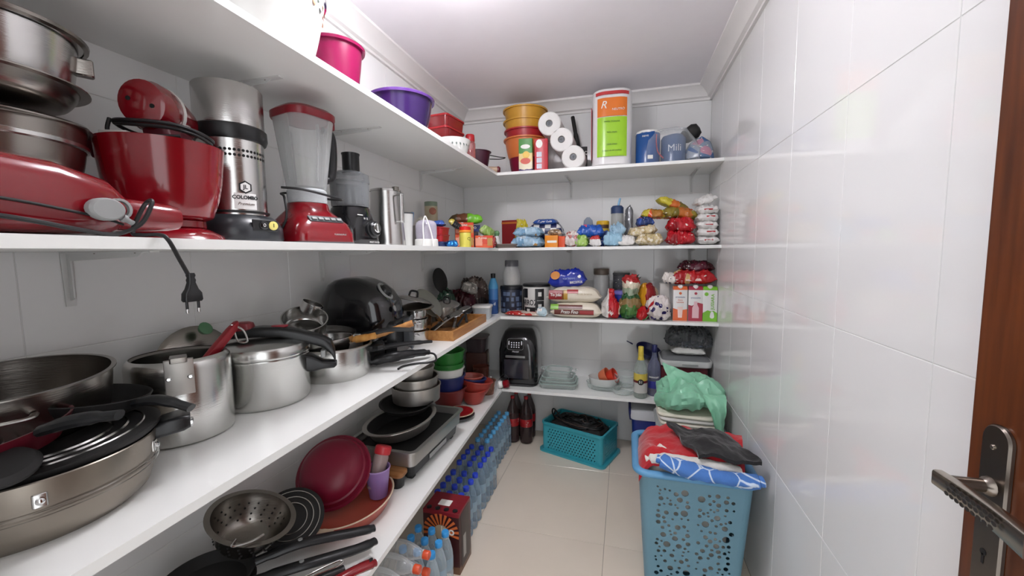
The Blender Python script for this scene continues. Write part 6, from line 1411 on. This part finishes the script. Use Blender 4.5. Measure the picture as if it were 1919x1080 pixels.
for k in range(22):
    pts = []; a = rnd.uniform(0, 6.28); r0 = rnd.uniform(.04, .15)
    for i in range(7):
        a += rnd.uniform(.4, 1.1); pts.append((max(-.18, min(.18, r0 * 1.25 * math.cos(a) + rnd.uniform(-.02, .02))), max(-.095, min(.095, r0 * .7 * math.sin(a) + rnd.uniform(-.015, .015))), .182 + .035 * (1 - r0 / .15) + rnd.uniform(0, .025)))
    obj('cable', tube(pts, rnd.choice((.003, .004, .0035)), 6, sub=4), (CORD, BLK, CORD, mat('cable_brown', '#3a2c26', .5))[k % 4], t)
obj('cable_loop', tube([(-.17, -.02, .17), (-.19, -.04, .23), (-.175, -.05, .265), (-.14, -.05, .24), (-.10, -.06, .2), (-.13, -.04, .21), (-.165, -.04, .25), (-.18, -.03, .22)], .005, 8), BLK, t)
# ---- blue cooler with white lid under the back shelf
t = thing('cooler_box', 'navy blue cooler box with white lid under the back shelf', 'cooler', (1.40, 2.70, 0), 0)
obj('cooler_body', rloft([(0, .29, .26, .03), (.31, .32, .29, .03)]), mat('cooler_blue', '#1c2f80', .35), t); obj('lid', rloft([(.31, .335, .305, .035), (.33, .34, .31, .035), (.365, .33, .30, .03), (.372, .3, .27, .03)]), mat('cooler_white', '#d3d6da', .35), t); obj('carry_handle', tube([(-.165, -.12, .3), (-.172, -.12, .36), (-.172, -.02, .385), (-.172, .1, .36), (-.165, .1, .3)], .008, 8), mat('cooler_navy', '#1a2560', .4), t)
# ---- grey bin, folded cloths, green bag
t = thing('storage_bin', 'translucent grey plastic bin behind the laundry basket', 'bin', (1.525, 2.30, 0), 0)
obj('bin_body', tray(.325, .36, .43, .06, .004, flare=.03, n=7), clear('bin_grey', '#8f9698', .72, .3), t); obj('rim', rloft([(.425, .325, .36, .075), (.427, .336, .371, .078), (.436, .336, .371, .078), (.438, .325, .36, .075)], n=7), mat('bin_rim', '#a9afae', .35), t); obj('dark_fill', rbox(.24, .27, .36, .03, .01, M=T(0, 0, .012)), mat('bin_fill', '#3a3d40', .8), t)
g = 'folded white cloths on the grey bin'
for i, (lab, c) in enumerate((('lowest folded white cloth on the grey bin', '#d6d3cb'), ('lower middle folded cream cloth on the grey bin', '#e0dbcb'), ('upper middle folded white cloth on the grey bin', '#dcdad4'), ('top folded cream cloth under the green bag', '#e6e2cf'))):
    single('folded_cloth', sit(crumple(rbox(.30 - .006 * i, .31, .019, .05, .008, n=6), .0025, 25, i + 1)), mat('cloth_' + c[1:], c, .85, bump=(80, .4, None, .002)), lab, 'cloth', (1.52 - .004 * i, 2.29, .4392 + .0205 * i), 2 - 2 * i, g)
GB = mat('green_film_bag', '#98d9b6', .28, vary=.15, alpha=.86, bump=(20, .5, None, .006))
t = thing('plastic_bag', 'crumpled pale green plastic bag on the folded cloths', 'bag', (1.53, 2.28, .5215))
def gb(u, v):
    a = 2 * PI * u
    return None
bm = lathe([(0, 0), (.10, 0), (.15, .012), (.163, .035), (.15, .065), (.115, .092), (.07, .11), (.03, .118), (0, .12)], 40)
obj('bag_body', sit(creases(crumple(bm, .015, 7, 8), .065, 7.5, 4, 2)), GB, t, ang=30)
def flap(u, v):        # tall pointed sheet standing up, its edge sloping down to the right
    x = -.105 + .25 * u; top = .235 - .15 * u ** 1.3; z_ = .03 + (top - .03) * v
    y = -.085 + .07 * v + .03 * u + .02 * math.sin(5 * u + 2.5 * v) * (1 - v * .5)
    return (x - .03 * v * (1 - u) + .012 * math.sin(4 * v), y, z_)
def mk(fn, nu, nv):
    bm = new(); A = [[bm.verts.new(fn(i / nu, j / nv)) for j in range(nv + 1)] for i in range(nu + 1)]; Bq = [[bm.verts.new(Vector(fn(i / nu, j / nv)) + Vector((0, .0015, 0))) for j in range(nv + 1)] for i in range(nu + 1)]
    for i in range(nu):
        for j in range(nv): bm.faces.new((A[i][j], A[i + 1][j], A[i + 1][j + 1], A[i][j + 1])); bm.faces.new((Bq[i][j], Bq[i][j + 1], Bq[i + 1][j + 1], Bq[i + 1][j]))
    return bm
obj('standing_fold', crumple(mk(flap, 40, 34), .006, 26, 3), GB, t, ang=60)
def flap2(u, v):       # loose end hanging down in front on the right
    w = .13 * (1 - .75 * v); x = .085 + (u - .5) * w + .03 * v; y = -.10 - .075 * math.sin(min(1, v * 1.6) * PI / 2) + .01 * math.sin(8 * u); z_ = .11 - .02 * v - .16 * v * v
    return (x, y, z_)
obj('hanging_end', crumple(mk(flap2, 32, 30), .005, 30, 5), GB, t, ang=60)
obj('fold_ridge', tube([(-.06, -.11, .06), (0, -.12, .055), (.06, -.10, .085), (.12, -.06, .10)], [.004, .008, .008, .003], 8, flat=.5), GB, t)
# ---- laundry basket
LBLU = mat('basket_blue', '#5f9cc8', .35, vary=.04); LGRY = mat('basket_blue_body', '#6d98ab', .38, vary=.05)
t = thing('laundry_basket', 'tall light blue laundry basket with round holes and rolled rim', 'basket', (1.455, 1.77, 0), (0, 0, 0))
BH = .49
TW, TD, BW, BD = .405, .345, .345, .285
rnd = random.Random(23)
def hole_field(w, h):
    hs = []; tries = 0; cs = []
    while len(cs) < 150 and tries < 14000:
        tries += 1; r = rnd.choice((.0045, .006, .007, .009, .011, .0135)) if tries < 4000 else rnd.choice((.004, .005)); x = rnd.uniform(-w / 2 + r, w / 2 - r); y = rnd.uniform(.04 + r, h - .045 - r)
        if abs(x) < .006 + r: continue
        if all((x - a) ** 2 + (y - b_) ** 2 > (r + q + .0042) ** 2 for a, b_, q in cs): cs.append((x, y, r))
    return [circ(a, b_, q, 12) for a, b_, q in cs]
def lpanel(wb, wt, off_b, off_t, rz):
    hs = hole_field(wb - .062, BH)
    bm = holed([(-wb / 2 + .03, 0), (wb / 2 - .03, 0), (wt / 2 - .03, BH), (-wt / 2 + .03, BH)], hs, .003)
    for v in bm.verts:
        s = v.co.y / BH; o = off_b + (off_t - off_b) * s; x, y, z_ = v.co
        v.co = Vector((x, -(o) - z_, y))
    bmesh.ops.transform(bm, matrix=T(rz=rz), verts=bm.verts)
    return obj('side_wall', bm, LGRY, t)
lpanel(BW, TW, BD / 2, TD / 2, 0); lpanel(BW, TW, BD / 2, TD / 2, 180); lpanel(BD, TD, BW / 2, TW / 2, 90); lpanel(BD, TD, BW / 2, TW / 2, 270)
for sx, sy, a0 in ((1, 1, 0), (-1, 1, 90), (-1, -1, 180), (1, -1, 270)):
    secs = []
    for z_ in (0, BH):
        w, d = (BW, BD) if z_ == 0 else (TW, TD); cx, cy = sx * (w / 2 - .03), sy * (d / 2 - .03)
        secs.append([(cx + .0315 * math.cos(R_(a0 + 15 * i)), cy + .0315 * math.sin(R_(a0 + 15 * i)), z_) for i in range(7)] + [(cx + .0285 * math.cos(R_(a0 + 90 - 15 * i)), cy + .0285 * math.sin(R_(a0 + 90 - 15 * i)), z_) for i in range(7)])
    obj('corner', loft(secs), LGRY, t)
obj('floor_plate', rbox(BW - .01, BD - .01, .004, .03, .001, M=T(0, 0, .0005)), LGRY, t)
obj('rolled_rim', tube([(x, y, BH + .004) for x, y in rrect(TW + .022, TD + .022, .045, 8)], .017, 12, closed=True, smooth=False, flat=.8), LBLU, t)
# clothes
RC = mat('red_fleece', '#b80d1c', .9, vary=.12, vscale=40, bump=(60, .6, None, .003), sheen=.5); BC = mat('black_cotton', '#1c1b1c', .95, vary=.3, vscale=50, bump=(70, .6, None, .003), sheen=.3)
bm = rloft([(.05, .26, .2, .05), (.24, .29, .23, .05), (.40, .33, .27, .06), (.49, .355, .295, .06), (.53, .33, .27, .07), (.55, .25, .19, .06)], n=8, M=T(1.455, 1.775, 0))
single('clothes_pile', crumple(bm, .012, 14, 3), mat('white_cotton', '#e4e0d8', .95, vary=.2, vscale=14, bump=(60, .6, None, .003)), 'pale washing filling the laundry basket beneath the other clothes', 'clothes')
def drape(name, label, m, fn, nu=34, nv=26, t_=.01, cat='clothes'): return single(name, slab(fn, nu, nv, t_), m, label, cat)
def N(x, y, s, k): return noise.noise(Vector((x * s, y * s, k)))
def red(u, v):
    x = 1.262 + (.36 + .05 * v) * u; y = 1.60 + .27 * v - .02 * u * v
    z_ = .578 + .012 * math.sin(9 * u + 5 * v) + .02 * N(x, y, 14, 1) + .012 * (.3 - abs(N(x, y, 30, 2))) - .03 * abs(u - .5) - .04 * max(0, .15 - v) * 6
    e = max(0, .12 - u) / .12; x -= .012 * e; z_ -= .06 * e * e
    return (x, y, z_)
drape('red_garment', 'bright red fleece garment heaped over the laundry basket', RC, red, t_=.022)
def blk(u, v):
    a = Vector((1.46, 1.58)).lerp(Vector((1.675, 1.595)), u); b_ = Vector((1.375, 1.80)).lerp(Vector((1.60, 1.79)), u); p = a.lerp(b_, v)
    x, y = p.x + .008 * math.sin(11 * v), p.y + .008 * math.sin(9 * u)
    z_ = .612 + .010 * math.sin(7 * u - 4 * v) + .011 * N(x, y, 14, 4) + .009 * (.3 - abs(N(x, y, 30, 6))) - .035 * max(0, u - .6) - .06 * max(0, .3 - v)
    return (x, y, z_)
drape('black_garment', 'black cotton garment lying across the red one', BC, blk, t_=.014)
# blue towel with white crackle pattern, rolled over the front rim
TB, nt, b = base_mat('blue_crackle_towel')
tc = nt.nodes.new('ShaderNodeTexCoord'); v1 = nt.nodes.new('ShaderNodeTexVoronoi'); v1.feature = 'DISTANCE_TO_EDGE'; v1.inputs['Scale'].default_value = 14
r = nt.nodes.new('ShaderNodeValToRGB'); r.color_ramp.elements[0].color = lin('#c9d8ea'); r.color_ramp.elements[1].color = lin('#4a78bd'); r.color_ramp.elements[0].position = .022; r.color_ramp.elements[1].position = .045
nt.links.new(tc.outputs['Object'], v1.inputs['Vector']); nt.links.new(v1.outputs[0], r.inputs[0]); nt.links.new(r.outputs[0], b.inputs['Base Color']); b.inputs['Roughness'].default_value = .95
bump(nt, b, 120, .6, None, .003)
bm = tube([(1.315, 1.592, .556), (1.36, 1.575, .55), (1.44, 1.562, .54), (1.53, 1.555, .534), (1.62, 1.552, .532), (1.668, 1.555, .532)], [.018, .034, .036, .032, .030, .030, .022], 16, sub=8, flat=.75)
single('towel', crumple(bm, .006, 26, 5), TB, 'blue towel with white crackle lines rolled over the basket rim', 'towel')
WT = mat('white_terry', '#dcd9d2', .95, bump=(110, .8, None, .004))
single('towel', crumple(tube([(1.275, 1.625, .535), (1.33, 1.62, .545), (1.43, 1.612, .548), (1.54, 1.607, .545), (1.61, 1.605, .54)], [.016, .026, .026, .024, .018], 14, sub=6, flat=.8), .004, 30, 2), WT, 'white ribbed towel tucked behind the blue towel', 'towel')
